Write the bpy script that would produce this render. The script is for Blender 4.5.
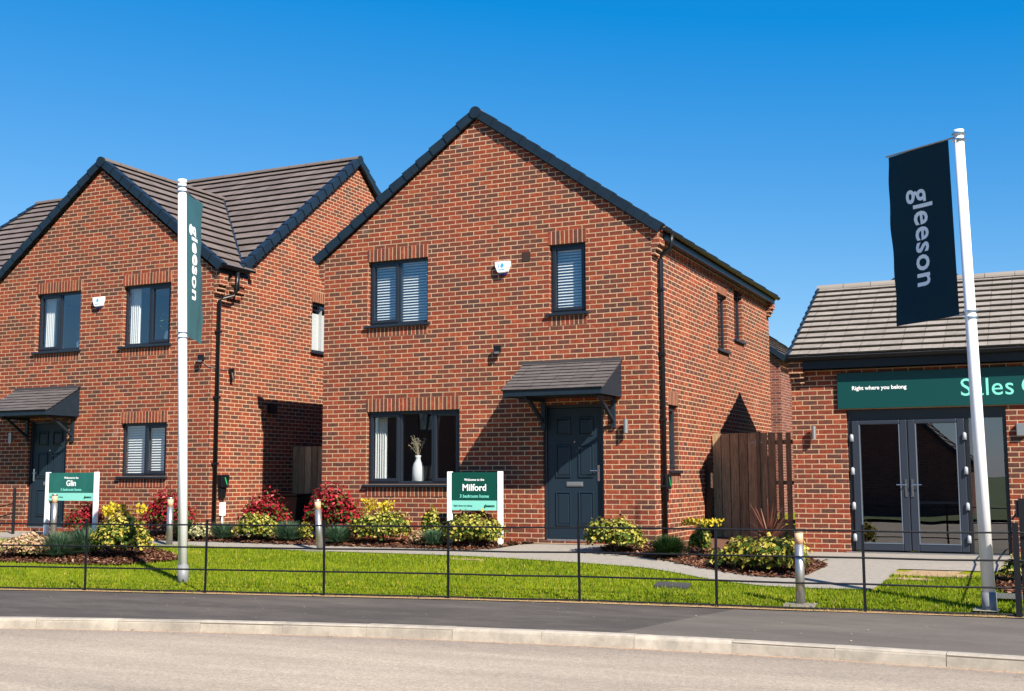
import bpy, bmesh, math, random
import numpy as np
from mathutils import Vector, Matrix
R=math.radians
rng=np.random.default_rng(7); random.seed(7)
for o in list(bpy.data.objects): bpy.data.objects.remove(o)
sc=bpy.context.scene
col=sc.collection

# ------------------------------------------------------------------ camera, light, exposure
CAM=Vector((5.501,-16.658,1.043))
cam_d=bpy.data.cameras.new('camera'); cam=bpy.data.objects.new('camera',cam_d); col.objects.link(cam)
f,yaw,pitch,roll=1160.85,-0.44043,0.11276,-0.00344
fw=Vector((math.sin(yaw)*math.cos(pitch),math.cos(yaw)*math.cos(pitch),math.sin(pitch)))
r0=Vector((math.cos(yaw),-math.sin(yaw),0)); u0=r0.cross(fw)
rx=r0*math.cos(roll)+u0*math.sin(roll); ux=-r0*math.sin(roll)+u0*math.cos(roll)
mw=Matrix.Identity(4)
for i in range(3): mw[i][0]=rx[i]; mw[i][1]=ux[i]; mw[i][2]=-fw[i]; mw[i][3]=CAM[i]
cam.matrix_world=mw
cam_d.sensor_width=36; cam_d.lens=f/1024*36; cam_d.clip_start=.1; cam_d.clip_end=3000
sc.camera=cam
SUN_EL,SUN_AZ=40.8,122.5          # azimuth clockwise from +Y
w=bpy.data.worlds.new('World'); sc.world=w; w.use_nodes=True
nt=w.node_tree; nt.nodes.clear()
sky=nt.nodes.new('ShaderNodeTexSky'); sky.sky_type='NISHITA'; sky.sun_disc=False
sky.sun_elevation=R(SUN_EL); sky.sun_rotation=R(SUN_AZ)
sky.altitude=0; sky.air_density=1.0; sky.dust_density=0.15; sky.ozone_density=2.2
# colour grade of the sky light: clear spring air, deeper azure overhead (per channel gain and gamma)
spx=nt.nodes.new('ShaderNodeSeparateColor'); cmb=nt.nodes.new('ShaderNodeCombineColor'); nt.links.new(sky.outputs[0],spx.inputs[0])
SKY_K=.1236; OUT_K=.075*2**1.15
for ch,(k_,o_,lo_) in enumerate(((.93,-.153,.006),(.84,.03,.02),(.62,.43,.05))):
    m1=nt.nodes.new('ShaderNodeMath'); m1.operation='MULTIPLY_ADD'; m1.inputs[1].default_value=k_*SKY_K/OUT_K; m1.inputs[2].default_value=o_/OUT_K; nt.links.new(spx.outputs[ch],m1.inputs[0])
    p1=nt.nodes.new('ShaderNodeMath'); p1.operation='MAXIMUM'; p1.inputs[1].default_value=lo_/OUT_K; nt.links.new(m1.outputs[0],p1.inputs[0]); nt.links.new(p1.outputs[0],cmb.inputs[ch])
bg=nt.nodes.new('ShaderNodeBackground'); bg.inputs[1].default_value=.075
wo=nt.nodes.new('ShaderNodeOutputWorld')
nt.links.new(cmb.outputs[0],bg.inputs[0]); nt.links.new(bg.outputs[0],wo.inputs[0])
sd=bpy.data.lights.new('sun','SUN'); sd.energy=5.0; sd.angle=R(.5); sd.color=(1,.91,.77)
so=bpy.data.objects.new('sun',sd); col.objects.link(so)
sdir=Vector((math.sin(R(SUN_AZ))*math.cos(R(SUN_EL)),math.cos(R(SUN_AZ))*math.cos(R(SUN_EL)),math.sin(R(SUN_EL))))
so.rotation_euler=sdir.to_track_quat('Z','Y').to_euler(); so.location=(20,-20,20)
sc.view_settings.view_transform='Standard'; sc.view_settings.look='None'
sc.view_settings.exposure=1.15; sc.view_settings.gamma=1
sc.render.engine='CYCLES'; sc.render.resolution_x=1024; sc.render.resolution_y=691

# ------------------------------------------------------------------ materials
ALB=.76
def mat(name,color=(.5,.5,.5),rough=.6,metal=0,spec=.5):
    color=tuple(c*ALB for c in color)
    m=bpy.data.materials.new(name); m.use_nodes=True
    b=m.node_tree.nodes['Principled BSDF']
    b.inputs['Base Color'].default_value=(*color,1); b.inputs['Roughness'].default_value=rough
    b.inputs['Metallic'].default_value=metal; b.inputs['Specular IOR Level'].default_value=spec
    return m
def N(m,t,**kw):
    n=m.node_tree.nodes.new(t)
    for k,v in kw.items():
        if k.startswith('i_'): n.inputs[k[2:].replace('_',' ')].default_value=v
        else: setattr(n,k,v)
    return n
def LK(m,a,b): m.node_tree.links.new(a,b)
def ramp(m,stops,interp='LINEAR'):
    n=N(m,'ShaderNodeValToRGB'); e=n.color_ramp; e.interpolation=interp
    while len(e.elements)>1: e.elements.remove(e.elements[-1])
    e.elements[0].position=stops[0][0]; stops=[(p,tuple(c*ALB for c in q)) for p,q in stops]; e.elements[0].color=(*stops[0][1],1)
    for p,c in stops[1:]:
        x=e.elements.new(p); x.color=(*c,1)
    return n
def noisy(name,c1,c2,scale,rough=.8,bump=.0,detail=6,coord='Object',c3=None,bscale=None,spec=.5,metal=0,bdist=.01):
    m=mat(name,c1,rough,metal,spec); b=m.node_tree.nodes['Principled BSDF']
    tc=N(m,'ShaderNodeTexCoord'); nz=N(m,'ShaderNodeTexNoise',i_Scale=scale,i_Detail=detail,i_Roughness=.65)
    LK(m,tc.outputs[coord],nz.inputs['Vector'])
    st=[(.32,c1),(.68,c2)] if c3 is None else [(.3,c1),(.5,c2),(.7,c3)]
    rp=ramp(m,st); LK(m,nz.outputs['Fac'],rp.inputs[0]); LK(m,rp.outputs[0],b.inputs['Base Color'])
    if bump:
        n2=N(m,'ShaderNodeTexNoise',i_Scale=bscale or scale*4,i_Detail=5); LK(m,tc.outputs[coord],n2.inputs['Vector'])
        bp=N(m,'ShaderNodeBump',i_Strength=bump,i_Distance=bdist); LK(m,n2.outputs['Fac'],bp.inputs['Height']); LK(m,bp.outputs[0],b.inputs['Normal'])
    return m
def brick(name,stops,mortar,bw=.225,rh=.075,off=.5,ms=.0074,dirt=.25):
    m=mat(name,(.4,.1,.05),.95,0,.12); b=m.node_tree.nodes['Principled BSDF']
    tc=N(m,'ShaderNodeTexCoord')
    bt=N(m,'ShaderNodeTexBrick',offset=off,squash=1.0); bt.inputs['Scale'].default_value=1
    bt.inputs['Color1'].default_value=(0,0,0,1); bt.inputs['Color2'].default_value=(1,1,1,1); bt.inputs['Mortar'].default_value=(.5,.5,.5,1)
    bt.inputs['Mortar Size'].default_value=ms; bt.inputs['Mortar Smooth'].default_value=.15
    bt.inputs['Brick Width'].default_value=bw; bt.inputs['Row Height'].default_value=rh
    # slight wobble so arrises are not ruler straight
    nz=N(m,'ShaderNodeTexNoise',i_Scale=9,i_Detail=3); LK(m,tc.outputs['UV'],nz.inputs['Vector'])
    vm=N(m,'ShaderNodeVectorMath',operation='SCALE'); vm.inputs['Scale'].default_value=.006
    sb=N(m,'ShaderNodeVectorMath',operation='SUBTRACT'); sb.inputs[1].default_value=(.5,.5,.5)
    LK(m,nz.outputs['Color'],sb.inputs[0]); LK(m,sb.outputs[0],vm.inputs[0])
    ad=N(m,'ShaderNodeVectorMath',operation='ADD'); LK(m,tc.outputs['UV'],ad.inputs[0]); LK(m,vm.outputs[0],ad.inputs[1])
    LK(m,ad.outputs[0],bt.inputs['Vector'])
    rp=ramp(m,stops)
    nb=N(m,'ShaderNodeTexNoise',i_Scale=.9,i_Detail=3); LK(m,tc.outputs['UV'],nb.inputs['Vector'])
    b1=N(m,'ShaderNodeMath',operation='MULTIPLY_ADD'); b1.inputs[1].default_value=.55; b1.inputs[2].default_value=-.19; LK(m,nb.outputs['Fac'],b1.inputs[0])
    b2=N(m,'ShaderNodeMath',operation='MULTIPLY_ADD'); b2.inputs[1].default_value=.80; LK(m,bt.outputs['Color'],b2.inputs[0]); LK(m,b1.outputs[0],b2.inputs[2]); 
    nm_=N(m,'ShaderNodeTexNoise',i_Scale=13,i_Detail=4,i_Roughness=.7); LK(m,tc.outputs['UV'],nm_.inputs['Vector'])
    b3=N(m,'ShaderNodeMath',operation='MULTIPLY_ADD'); b3.inputs[1].default_value=1.5; LK(m,nm_.outputs['Fac'],b3.inputs[0])
    b4=N(m,'ShaderNodeMath',operation='ADD'); b4.inputs[1].default_value=-.75; LK(m,b2.outputs[0],b4.inputs[0]); LK(m,b4.outputs[0],b3.inputs[2]); LK(m,b3.outputs[0],rp.inputs[0])
    # in-brick mottling, large patches
    n2=N(m,'ShaderNodeTexNoise',i_Scale=38,i_Detail=4); LK(m,tc.outputs['UV'],n2.inputs['Vector'])
    mr=N(m,'ShaderNodeMapRange'); mr.inputs['From Min'].default_value=.3; mr.inputs['From Max'].default_value=.7; mr.inputs['To Min'].default_value=1-dirt; mr.inputs['To Max'].default_value=1+dirt
    LK(m,n2.outputs['Fac'],mr.inputs[0])
    mx=N(m,'ShaderNodeVectorMath',operation='SCALE'); LK(m,rp.outputs[0],mx.inputs[0]); LK(m,mr.outputs[0],mx.inputs['Scale'])
    mix=N(m,'ShaderNodeMix',data_type='RGBA'); LK(m,bt.outputs['Fac'],mix.inputs['Factor']); LK(m,mx.outputs[0],mix.inputs[6]); 
    mrp=ramp(m,[(.35,tuple(c*.8 for c in mortar)),(.65,mortar)]); n3=N(m,'ShaderNodeTexNoise',i_Scale=2.2,i_Detail=4); LK(m,tc.outputs['UV'],n3.inputs['Vector']); LK(m,n3.outputs['Fac'],mrp.inputs[0])
    LK(m,mrp.outputs[0],mix.inputs[7])
    # pale salt bloom in a few places
    n4=N(m,'ShaderNodeTexNoise',i_Scale=1.3,i_Detail=5,i_Roughness=.6); LK(m,tc.outputs['UV'],n4.inputs['Vector'])
    mr4=N(m,'ShaderNodeMapRange'); mr4.inputs['From Min'].default_value=.66; mr4.inputs['From Max'].default_value=.8; mr4.inputs['To Max'].default_value=.3; LK(m,n4.outputs['Fac'],mr4.inputs[0])
    mx4=N(m,'ShaderNodeMix',data_type='RGBA'); LK(m,mr4.outputs[0],mx4.inputs['Factor']); LK(m,mix.outputs[2],mx4.inputs[6]); mx4.inputs[7].default_value=(.6,.5,.42,1)
    LK(m,mx4.outputs[2],b.inputs['Base Color'])
    sub=N(m,'ShaderNodeMath',operation='MULTIPLY_ADD'); sub.inputs[1].default_value=-1; LK(m,bt.outputs['Fac'],sub.inputs[0]); 
    m5=N(m,'ShaderNodeMath',operation='MULTIPLY'); m5.inputs[1].default_value=.35; LK(m,n2.outputs['Fac'],m5.inputs[0]); LK(m,m5.outputs[0],sub.inputs[2])
    bp=N(m,'ShaderNodeBump',i_Strength=.7,i_Distance=.006); LK(m,sub.outputs[0],bp.inputs['Height']); LK(m,bp.outputs[0],b.inputs['Normal'])
    return m
RED=[(0,(.090,.047,.040)),(.18,(.128,.053,.041)),(.34,(.178,.053,.036)),(.55,(.232,.052,.031)),(.78,(.290,.060,.032)),(1,(.365,.098,.050))]
M={}
M['brick']=brick('red_multi_brick',RED,(.64,.44,.275))
M['brick_soldier']=brick('soldier_brick',RED,(.64,.44,.275),bw=.225,rh=.075,off=0.0)
M['brick_brown']=brick('brown_brick',[(0,(.09,.045,.045)),(.5,(.21,.062,.045)),(1,(.30,.10,.065))],(.42,.30,.25))
M['navy']=noisy('navy_trim',(.008,.018,.031),(.012,.025,.041),6,.45,spec=.35)
M['frame']=mat('anthracite_frame',(.016,.022,.034),.34)
M['door']=mat('navy_door',(.012,.026,.042),.42,0,.35)
M['hinge']=mat('hinge_grey',(.42,.45,.50),.35)
M['sales_frame']=mat('slate_blue_frame',(.026,.034,.052),.38)
M['black']=mat('black_plastic',(.008,.009,.012),.38,0,.35)
M['iron']=mat('black_railing_paint',(.008,.009,.012),.5,0,.3)
M['white']=mat('white_paint',(1.04,1.04,1.04),.35)
M['polewhite']=mat('white_powder_coat',(1.06,1.06,1.08),.28)
M['grey_sleeve']=mat('grey_sleeve',(.22,.23,.25),.5)
M['steel']=mat('brushed_steel',(.50,.49,.48),.38,.8)
M['chrome']=mat('chrome',(.75,.76,.78),.18,1)
M['copper']=mat('amber_lens',(.75,.46,.28),.35)
M['plaster']=mat('interior_plaster',(.33,.33,.34),.9)
M['floorin']=mat('interior_floor',(.16,.13,.11),.8)
M['blind']=mat('blind_slat',(1.0,1.0,.97),.6)
M['curtain']=mat('curtain',(1.0,.98,.94),.9)
M['vase']=mat('white_ceramic',(1.0,1.0,.97),.3)
M['dry']=mat('dried_stem',(.52,.42,.28),.8)
M['greenplant']=mat('house_plant_leaf',(.10,.24,.06),.5)
M['conc']=noisy('path_concrete',(.27,.245,.215),(.35,.32,.28),14,.9,.25,bscale=160)
M['kerb']=noisy('kerb_concrete',(.46,.41,.34),(.60,.53,.44),7,.9,.3,bscale=120)
def kerb_mat():
    m=M['kerb']; b=m.node_tree.nodes['Principled BSDF']; src=b.inputs['Base Color'].links[0].from_socket
    at=N(m,'ShaderNodeAttribute',attribute_name='leaf'); mr=N(m,'ShaderNodeMapRange'); mr.inputs['To Min'].default_value=.74; mr.inputs['To Max'].default_value=1.08; LK(m,at.outputs['Fac'],mr.inputs[0])
    tc=N(m,'ShaderNodeTexCoord'); nz=N(m,'ShaderNodeTexNoise',i_Scale=2.5,i_Detail=8,i_Roughness=.75); LK(m,tc.outputs['Object'],nz.inputs['Vector'])
    m2=N(m,'ShaderNodeMapRange'); m2.inputs['From Min'].default_value=.35; m2.inputs['From Max'].default_value=.62; m2.inputs['To Min'].default_value=.66; m2.inputs['To Max'].default_value=1.0; LK(m,nz.outputs['Fac'],m2.inputs[0])
    mm=N(m,'ShaderNodeMath',operation='MULTIPLY'); LK(m,mr.outputs[0],mm.inputs[0]); LK(m,m2.outputs[0],mm.inputs[1])
    sv=N(m,'ShaderNodeVectorMath',operation='SCALE'); LK(m,src,sv.inputs[0]); LK(m,mm.outputs[0],sv.inputs['Scale']); LK(m,sv.outputs[0],b.inputs['Base Color'])
kerb_mat()
M['kerbjoint']=mat('kerb_joint',(.16,.13,.10),.9)
def tiles(name,c1,c2,ex,tw):
    m=mat(name,c1,.75,0,.4); b=m.node_tree.nodes['Principled BSDF']
    tc=N(m,'ShaderNodeTexCoord')
    bt=N(m,'ShaderNodeTexBrick',offset=.5); bt.inputs['Scale'].default_value=1
    bt.inputs['Color1'].default_value=(0,0,0,1); bt.inputs['Color2'].default_value=(1,1,1,1); bt.inputs['Mortar'].default_value=(0,0,0,1)
    bt.inputs['Mortar Size'].default_value=.003; bt.inputs['Brick Width'].default_value=tw; bt.inputs['Row Height'].default_value=ex
    LK(m,tc.outputs['UV'],bt.inputs['Vector'])
    rp=ramp(m,[(0,c1),(1,c2)]); LK(m,bt.outputs['Color'],rp.inputs[0])
    nz=N(m,'ShaderNodeTexNoise',i_Scale=5,i_Detail=7,i_Roughness=.7); LK(m,tc.outputs['UV'],nz.inputs['Vector'])
    mr=N(m,'ShaderNodeMapRange'); mr.inputs['From Min'].default_value=.3; mr.inputs['From Max'].default_value=.7; mr.inputs['To Min'].default_value=.8; mr.inputs['To Max'].default_value=1.2; LK(m,nz.outputs['Fac'],mr.inputs[0])
    sc_=N(m,'ShaderNodeVectorMath',operation='SCALE'); LK(m,rp.outputs[0],sc_.inputs[0]); LK(m,mr.outputs[0],sc_.inputs['Scale'])
    mix=N(m,'ShaderNodeMix',data_type='RGBA'); LK(m,bt.outputs['Fac'],mix.inputs['Factor']); LK(m,sc_.outputs[0],mix.inputs[6]); mix.inputs[7].default_value=(.03,.026,.024,1)
    LK(m,mix.outputs[2],b.inputs['Base Color'])
    n2=N(m,'ShaderNodeTexNoise',i_Scale=90,i_Detail=3); LK(m,tc.outputs['UV'],n2.inputs['Vector'])
    bp=N(m,'ShaderNodeBump',i_Strength=.35,i_Distance=.004); LK(m,n2.outputs['Fac'],bp.inputs['Height']); LK(m,bp.outputs[0],b.inputs['Normal'])
    return m
M['tile_brown']=tiles('brown_roof_tile',(.135,.108,.097),(.185,.148,.133),50,.30)
M['tile_grey']=tiles('grey_roof_tile',(.27,.24,.21),(.33,.295,.26),50,.30)
M['tile_canopy']=tiles('canopy_tile',(.095,.083,.083),(.13,.115,.113),50,.30)
M['tile_edge']=mat('tile_edge',(.05,.045,.05),.8)
# glass: tinted see-through with a sharp reflection
def glass(name,tint=(.55,.6,.62),F0=.13):
    m=bpy.data.materials.new(name); m.use_nodes=True; t=m.node_tree; t.nodes.clear()
    tr=t.nodes.new('ShaderNodeBsdfTransparent'); tr.inputs[0].default_value=(*tint,1)
    gl=t.nodes.new('ShaderNodeBsdfGlossy'); gl.inputs['Roughness'].default_value=0.0; gl.inputs[0].default_value=(.95,.97,1,1)
    tc=t.nodes.new('ShaderNodeTexCoord'); nz=t.nodes.new('ShaderNodeTexNoise'); nz.inputs['Scale'].default_value=1.6; nz.inputs['Detail'].default_value=1
    bp=t.nodes.new('ShaderNodeBump'); bp.inputs['Strength'].default_value=.06; bp.inputs['Distance'].default_value=.02
    t.links.new(tc.outputs['Object'],nz.inputs['Vector']); t.links.new(nz.outputs[0],bp.inputs['Height']); t.links.new(bp.outputs[0],gl.inputs['Normal'])
    g=t.nodes.new('ShaderNodeNewGeometry'); d=t.nodes.new('ShaderNodeVectorMath'); d.operation='DOT_PRODUCT'; t.links.new(g.outputs['Normal'],d.inputs[0]); t.links.new(g.outputs['Incoming'],d.inputs[1])
    def mth(op,a,b=None):
        n=t.nodes.new('ShaderNodeMath'); n.operation=op
        for i,v in enumerate((a,b)):
            if v is None: continue
            if isinstance(v,(int,float)): n.inputs[i].default_value=v
            else: t.links.new(v,n.inputs[i])
        return n.outputs[0]
    c=mth('ABSOLUTE',d.outputs['Value']); F=mth('ADD',mth('MULTIPLY',mth('POWER',mth('SUBTRACT',1.0,c),5.0),1-F0),F0)
    mx=t.nodes.new('ShaderNodeMixShader'); o=t.nodes.new('ShaderNodeOutputMaterial')
    t.links.new(F,mx.inputs[0]); t.links.new(tr.outputs[0],mx.inputs[1]); t.links.new(gl.outputs[0],mx.inputs[2]); t.links.new(mx.outputs[0],o.inputs[0])
    return m
M['glass']=glass('window_glass',(.82,.86,.89),.17); M['glass_dark']=glass('door_glass',(.45,.48,.52),.19)
# timber
def timber():
    m=mat('brown_timber',(.10,.06,.035),.85); b=m.node_tree.nodes['Principled BSDF']
    tc=N(m,'ShaderNodeTexCoord'); mp=N(m,'ShaderNodeMapping'); mp.inputs['Scale'].default_value=(14,14,1.2)
    nz=N(m,'ShaderNodeTexNoise',i_Scale=3,i_Detail=7,i_Distortion=1.2); LK(m,tc.outputs['Object'],mp.inputs[0]); LK(m,mp.outputs[0],nz.inputs['Vector'])
    rp=ramp(m,[(.3,(.22,.145,.075)),(.55,(.37,.25,.14)),(.75,(.50,.36,.22))]); LK(m,nz.outputs['Fac'],rp.inputs[0])
    at=N(m,'ShaderNodeAttribute',attribute_name='leaf'); mr=N(m,'ShaderNodeMapRange'); mr.inputs['To Min'].default_value=.75; mr.inputs['To Max'].default_value=1.5; LK(m,at.outputs['Fac'],mr.inputs[0])
    sv=N(m,'ShaderNodeVectorMath',operation='SCALE'); LK(m,rp.outputs[0],sv.inputs[0]); LK(m,mr.outputs[0],sv.inputs['Scale']); LK(m,sv.outputs[0],b.inputs['Base Color'])
    bp=N(m,'ShaderNodeBump',i_Strength=.4,i_Distance=.01); LK(m,nz.outputs['Fac'],bp.inputs['Height']); LK(m,bp.outputs[0],b.inputs['Normal'])
    return m
M['timber']=timber()
def leafmat(name,stops,rough=.5,trans=.25,interp='LINEAR'):
    m=mat(name,(.1,.2,.05),rough,0,.15); b=m.node_tree.nodes['Principled BSDF']
    at=N(m,'ShaderNodeAttribute',attribute_name='leaf'); rp=ramp(m,stops,interp); LK(m,at.outputs['Fac'],rp.inputs[0]); LK(m,rp.outputs[0],b.inputs['Base Color'])
    out=m.node_tree.nodes['Material Output']
    tl=N(m,'ShaderNodeBsdfTranslucent'); LK(m,rp.outputs[0],tl.inputs[0]); mx=N(m,'ShaderNodeMixShader'); mx.inputs[0].default_value=trans
    LK(m,b.outputs[0],mx.inputs[1]); LK(m,tl.outputs[0],mx.inputs[2]); LK(m,mx.outputs[0],out.inputs[0])
    return m
G1=(.035,.085,.02); 
M['l_var']=leafmat('variegated_leaf',[(0,(.02,.055,.012)),(.4,(.08,.14,.02)),(.5,(.34,.31,.04)),(.75,(.56,.46,.08)),(1,(.74,.62,.20))])
M['l_yel']=leafmat('yellow_leaf',[(0,(.02,.06,.012)),(.36,(.08,.14,.018)),(.46,(.26,.27,.035)),(.75,(.52,.45,.08)),(1,(.76,.67,.26))])
M['l_gold']=leafmat('golden_leaf',[(0,(.35,.30,.02)),(.5,(.68,.52,.03)),(1,(.80,.62,.06))])
M['l_pink']=leafmat('pink_variegated_leaf',[(0,(.06,.10,.03)),(.3,(.30,.26,.08)),(.5,(.62,.42,.26)),(.8,(.70,.40,.26)),(1,(.75,.66,.42))])
M['l_pale']=leafmat('pale_leaf',[(0,(.10,.14,.05)),(.4,(.50,.48,.22)),(1,(.75,.70,.46))])
M['l_red']=leafmat('red_leaf',[(0,(.03,.06,.015)),(.27,(.12,.17,.03)),(.33,(.11,.012,.014)),(.6,(.34,.014,.026)),(.85,(.58,.03,.055)),(1,(.80,.22,.20))])
M['l_dred']=leafmat('bronze_leaf',[(0,(.03,.035,.015)),(.4,(.10,.03,.02)),(.8,(.20,.05,.03)),(1,(.30,.12,.05))])
M['l_blue']=leafmat('blue_green_needle',[(0,(.035,.085,.045)),(.6,(.10,.20,.11)),(1,(.24,.36,.22))])
M['l_dgreen']=leafmat('dark_green_needle',[(0,(.012,.035,.012)),(.6,(.03,.075,.02)),(1,(.07,.13,.03))])
M['l_cord']=leafmat('cordyline_blade',[(0,(.10,.03,.025)),(.6,(.26,.10,.07)),(1,(.42,.24,.16))])
M['grass']=leafmat('grass_blade',[(0,(.06,.11,.008)),(.5,(.190,.290,.012)),(.85,(.34,.39,.024)),(1,(.60,.46,.16))],1.0,.3)
M['twig']=mat('twig_bark',(.08,.05,.03),.9)

# ------------------------------------------------------------------ mesh helpers
ORG={}
def org(o): return ORG.get(o.name,Vector((0,0,0)))
def link_mesh(name,verts,faces,m,parent=None,uvs=None,smooth=False,attr=None):
    """verts in world space; stored relative to the thing's origin"""
    me=bpy.data.meshes.new(name)
    o0=org(parent) if parent else Vector((0,0,0))
    me.from_pydata([(v[0]-o0.x,v[1]-o0.y,v[2]-o0.z) for v in verts],[],faces)
    if uvs is not None:
        uv=me.uv_layers.new(name='UVMap'); flat=[c for fc in uvs for q in fc for c in q]; uv.data.foreach_set('uv',flat)
    if attr is not None:
        a=me.attributes.new('leaf','FLOAT','FACE'); a.data.foreach_set('value',attr)
    if isinstance(m,(list,tuple)):
        for x in m: me.materials.append(x)
    else: me.materials.append(m)
    if smooth: me.polygons.foreach_set('use_smooth',[True]*len(me.polygons))
    me.update()
    o=bpy.data.objects.new(name,me); col.objects.link(o)
    if parent: o.parent=parent; ORG[o.name]=o0
    return o
def thing(name,label,cat,loc=(0,0,0),group=None):
    o=bpy.data.objects.new(name,None); col.objects.link(o); o.location=loc; o.empty_display_size=.2
    ORG[o.name]=Vector(loc); o['label']=label; o['category']=cat
    if group:o['group']=group
    return o
def tag(o,label,cat,group=None):
    o['label']=label; o['category']=cat
    if group:o['group']=group
    return o
def struct(o): o['kind']='structure'; return o
class MB:
    def __init__(s): s.v=[];s.f=[];s.uv=[];s.T=None
    def P(s,p): return s.T(*p) if s.T else tuple(p)
    def face(s,pts,uv=None):
        i=len(s.v); s.v+= [s.P(p) for p in pts]; s.f.append(tuple(range(i,i+len(pts)))); s.uv.append(uv if uv else [(0,0)]*len(pts))
    def box(s,x0,x1,y0,y1,z0,z1):
        if x0>x1:x0,x1=x1,x0
        if y0>y1:y0,y1=y1,y0
        if z0>z1:z0,z1=z1,z0
        c=[(x0,y0,z0),(x1,y0,z0),(x1,y1,z0),(x0,y1,z0),(x0,y0,z1),(x1,y0,z1),(x1,y1,z1),(x0,y1,z1)]
        F=[((0,3,2,1),'xy'),((4,5,6,7),'xy'),((0,1,5,4),'xz'),((2,3,7,6),'xz'),((1,2,6,5),'yz'),((3,0,4,7),'yz')]
        for q,ax in F:
            uv=[]
            for k in q:
                p=c[k]; uv.append({'xy':(p[0],p[1]),'xz':(p[0],p[2]),'yz':(p[1],p[2])}[ax])
            s.face([c[k] for k in q],uv)
    def bar(s,a,b,w,h,up=(0,0,1)):
        a=Vector(a);b=Vector(b);d=(b-a).normalized();up=Vector(up)
        if abs(d.dot(up))>.99: up=Vector((0,1,0))
        x=d.cross(up).normalized()*w/2; y=x.cross(d).normalized()*h/2
        c=[a-x-y,a+x-y,a+x+y,a-x+y,b-x-y,b+x-y,b+x+y,b-x+y]
        for q in ((3,2,1,0),(4,5,6,7),(0,1,5,4),(1,2,6,5),(2,3,7,6),(3,0,4,7)): s.face([tuple(c[k]) for k in q])
    def tube(s,pts,rad,n=10,caps=True):
        rings=[]; pts=[Vector(p) for p in pts]
        if not isinstance(rad,(list,tuple)): rad=[rad]*len(pts)
        for i,p in enumerate(pts):
            d=(pts[min(i+1,len(pts)-1)]-pts[max(i-1,0)]).normalized()
            up=Vector((0,0,1)) if abs(d.z)<.95 else Vector((0,1,0))
            x=d.cross(up).normalized(); y=x.cross(d)
            base=len(s.v)
            for k in range(n):
                a=2*math.pi*k/n; s.v.append(s.P(tuple(p+(x*math.cos(a)+y*math.sin(a))*rad[i])))
            rings.append(base)
        for i in range(len(rings)-1):
            for k in range(n):
                s.f.append((rings[i]+k,rings[i]+(k+1)%n,rings[i+1]+(k+1)%n,rings[i+1]+k)); s.uv.append([(0,0)]*4)
        if caps:
            s.f.append(tuple(rings[0]+k for k in reversed(range(n)))); s.uv.append([(0,0)]*n)
            s.f.append(tuple(rings[-1]+k for k in range(n))); s.uv.append([(0,0)]*n)
    def prism(s,poly,axis,a,b):
        """poly: list of 2D pts; axis 'x','y','z' extruded from a to b"""
        def mk(p,t): return {'x':(t,p[0],p[1]),'y':(p[0],t,p[1]),'z':(p[0],p[1],t)}[axis]
        n=len(poly)
        s.face([mk(p,a) for p in poly],[p for p in poly]); s.face([mk(p,b) for p in reversed(poly)],[p for p in reversed(poly)])
        for i in range(n):
            p,q=poly[i],poly[(i+1)%n]; L=math.hypot(q[0]-p[0],q[1]-p[1])
            if axis=='y': uv=[(a,p[1]),(a,q[1]),(b,q[1]),(b,p[1])]
            else: uv=[(a,p[1]),(a,q[1]),(b,q[1]),(b,p[1])]
            s.face([mk(p,a),mk(q,a),mk(q,b),mk(p,b)],uv)
    def build(s,name,m,parent=None,smooth=False,bevel=0):
        at=getattr(s,'attr',None)
        if at is not None: at=at+[.5]*(len(s.f)-len(at))
        o=link_mesh(name,s.v,s.f,m,parent,s.uv,smooth,at)
        bm=bmesh.new(); bm.from_mesh(o.data); bmesh.ops.remove_doubles(bm,verts=bm.verts,dist=.0002)
        if len(bm.faces)>1: bmesh.ops.recalc_face_normals(bm,faces=bm.faces)
        bm.to_mesh(o.data); bm.free()
        if bevel:
            b=o.modifiers.new('bevel','BEVEL'); b.width=bevel; b.segments=2; b.limit_method='ANGLE'
        return o
def front(y0): return lambda u,d,z:(u,y0-d,z)          # wall facing -Y; u = world x, d = outwards
def right(x0): return lambda u,d,z:(x0+d,u,z)          # wall facing +X; u = world y
VO=.025
def wall(mb,u0,u1,z0,z1,holes,apex=None,depth=.1):
    """brick wall face with rectangular holes, reveals, and optional gable apex (u,z)"""
    us=sorted({u0,u1,*[h[0] for h in holes],*[h[1] for h in holes]}); zs=sorted({z0,z1,*[h[2] for h in holes],*[h[3] for h in holes]})
    def fq(pts): mb.face(pts,[(p[0],p[2]-VO) for p in pts])
    for i in range(len(us)-1):
        for j in range(len(zs)-1):
            uc=(us[i]+us[i+1])/2; zc=(zs[j]+zs[j+1])/2
            if any(h[0]<uc<h[1] and h[2]<zc<h[3] for h in holes): continue
            fq([(us[i],0,zs[j]),(us[i+1],0,zs[j]),(us[i+1],0,zs[j+1]),(us[i],0,zs[j+1])])
    if apex: fq([(u0,0,z1),(u1,0,z1),(apex[0],0,apex[1])])
    for h in holes:
        a,b,c,d=h[:4]; D=-depth
        for pts,uv in (([(a,0,c),(a,D,c),(a,D,d),(a,0,d)],[(0,c),(D,c),(D,d),(0,d)]),([(b,0,c),(b,0,d),(b,D,d),(b,D,c)],[(0,c),(0,d),(D,d),(D,c)]),
                       ([(a,0,d),(a,D,d),(b,D,d),(b,0,d)],[(a,0),(a,D),(b,D),(b,0)]),([(a,0,c),(b,0,c),(b,D,c),(a,D,c)],[(a,0),(b,0),(b,D),(a,D)])):
            mb.face(pts,[(x,y-VO) for x,y in uv])
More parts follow.
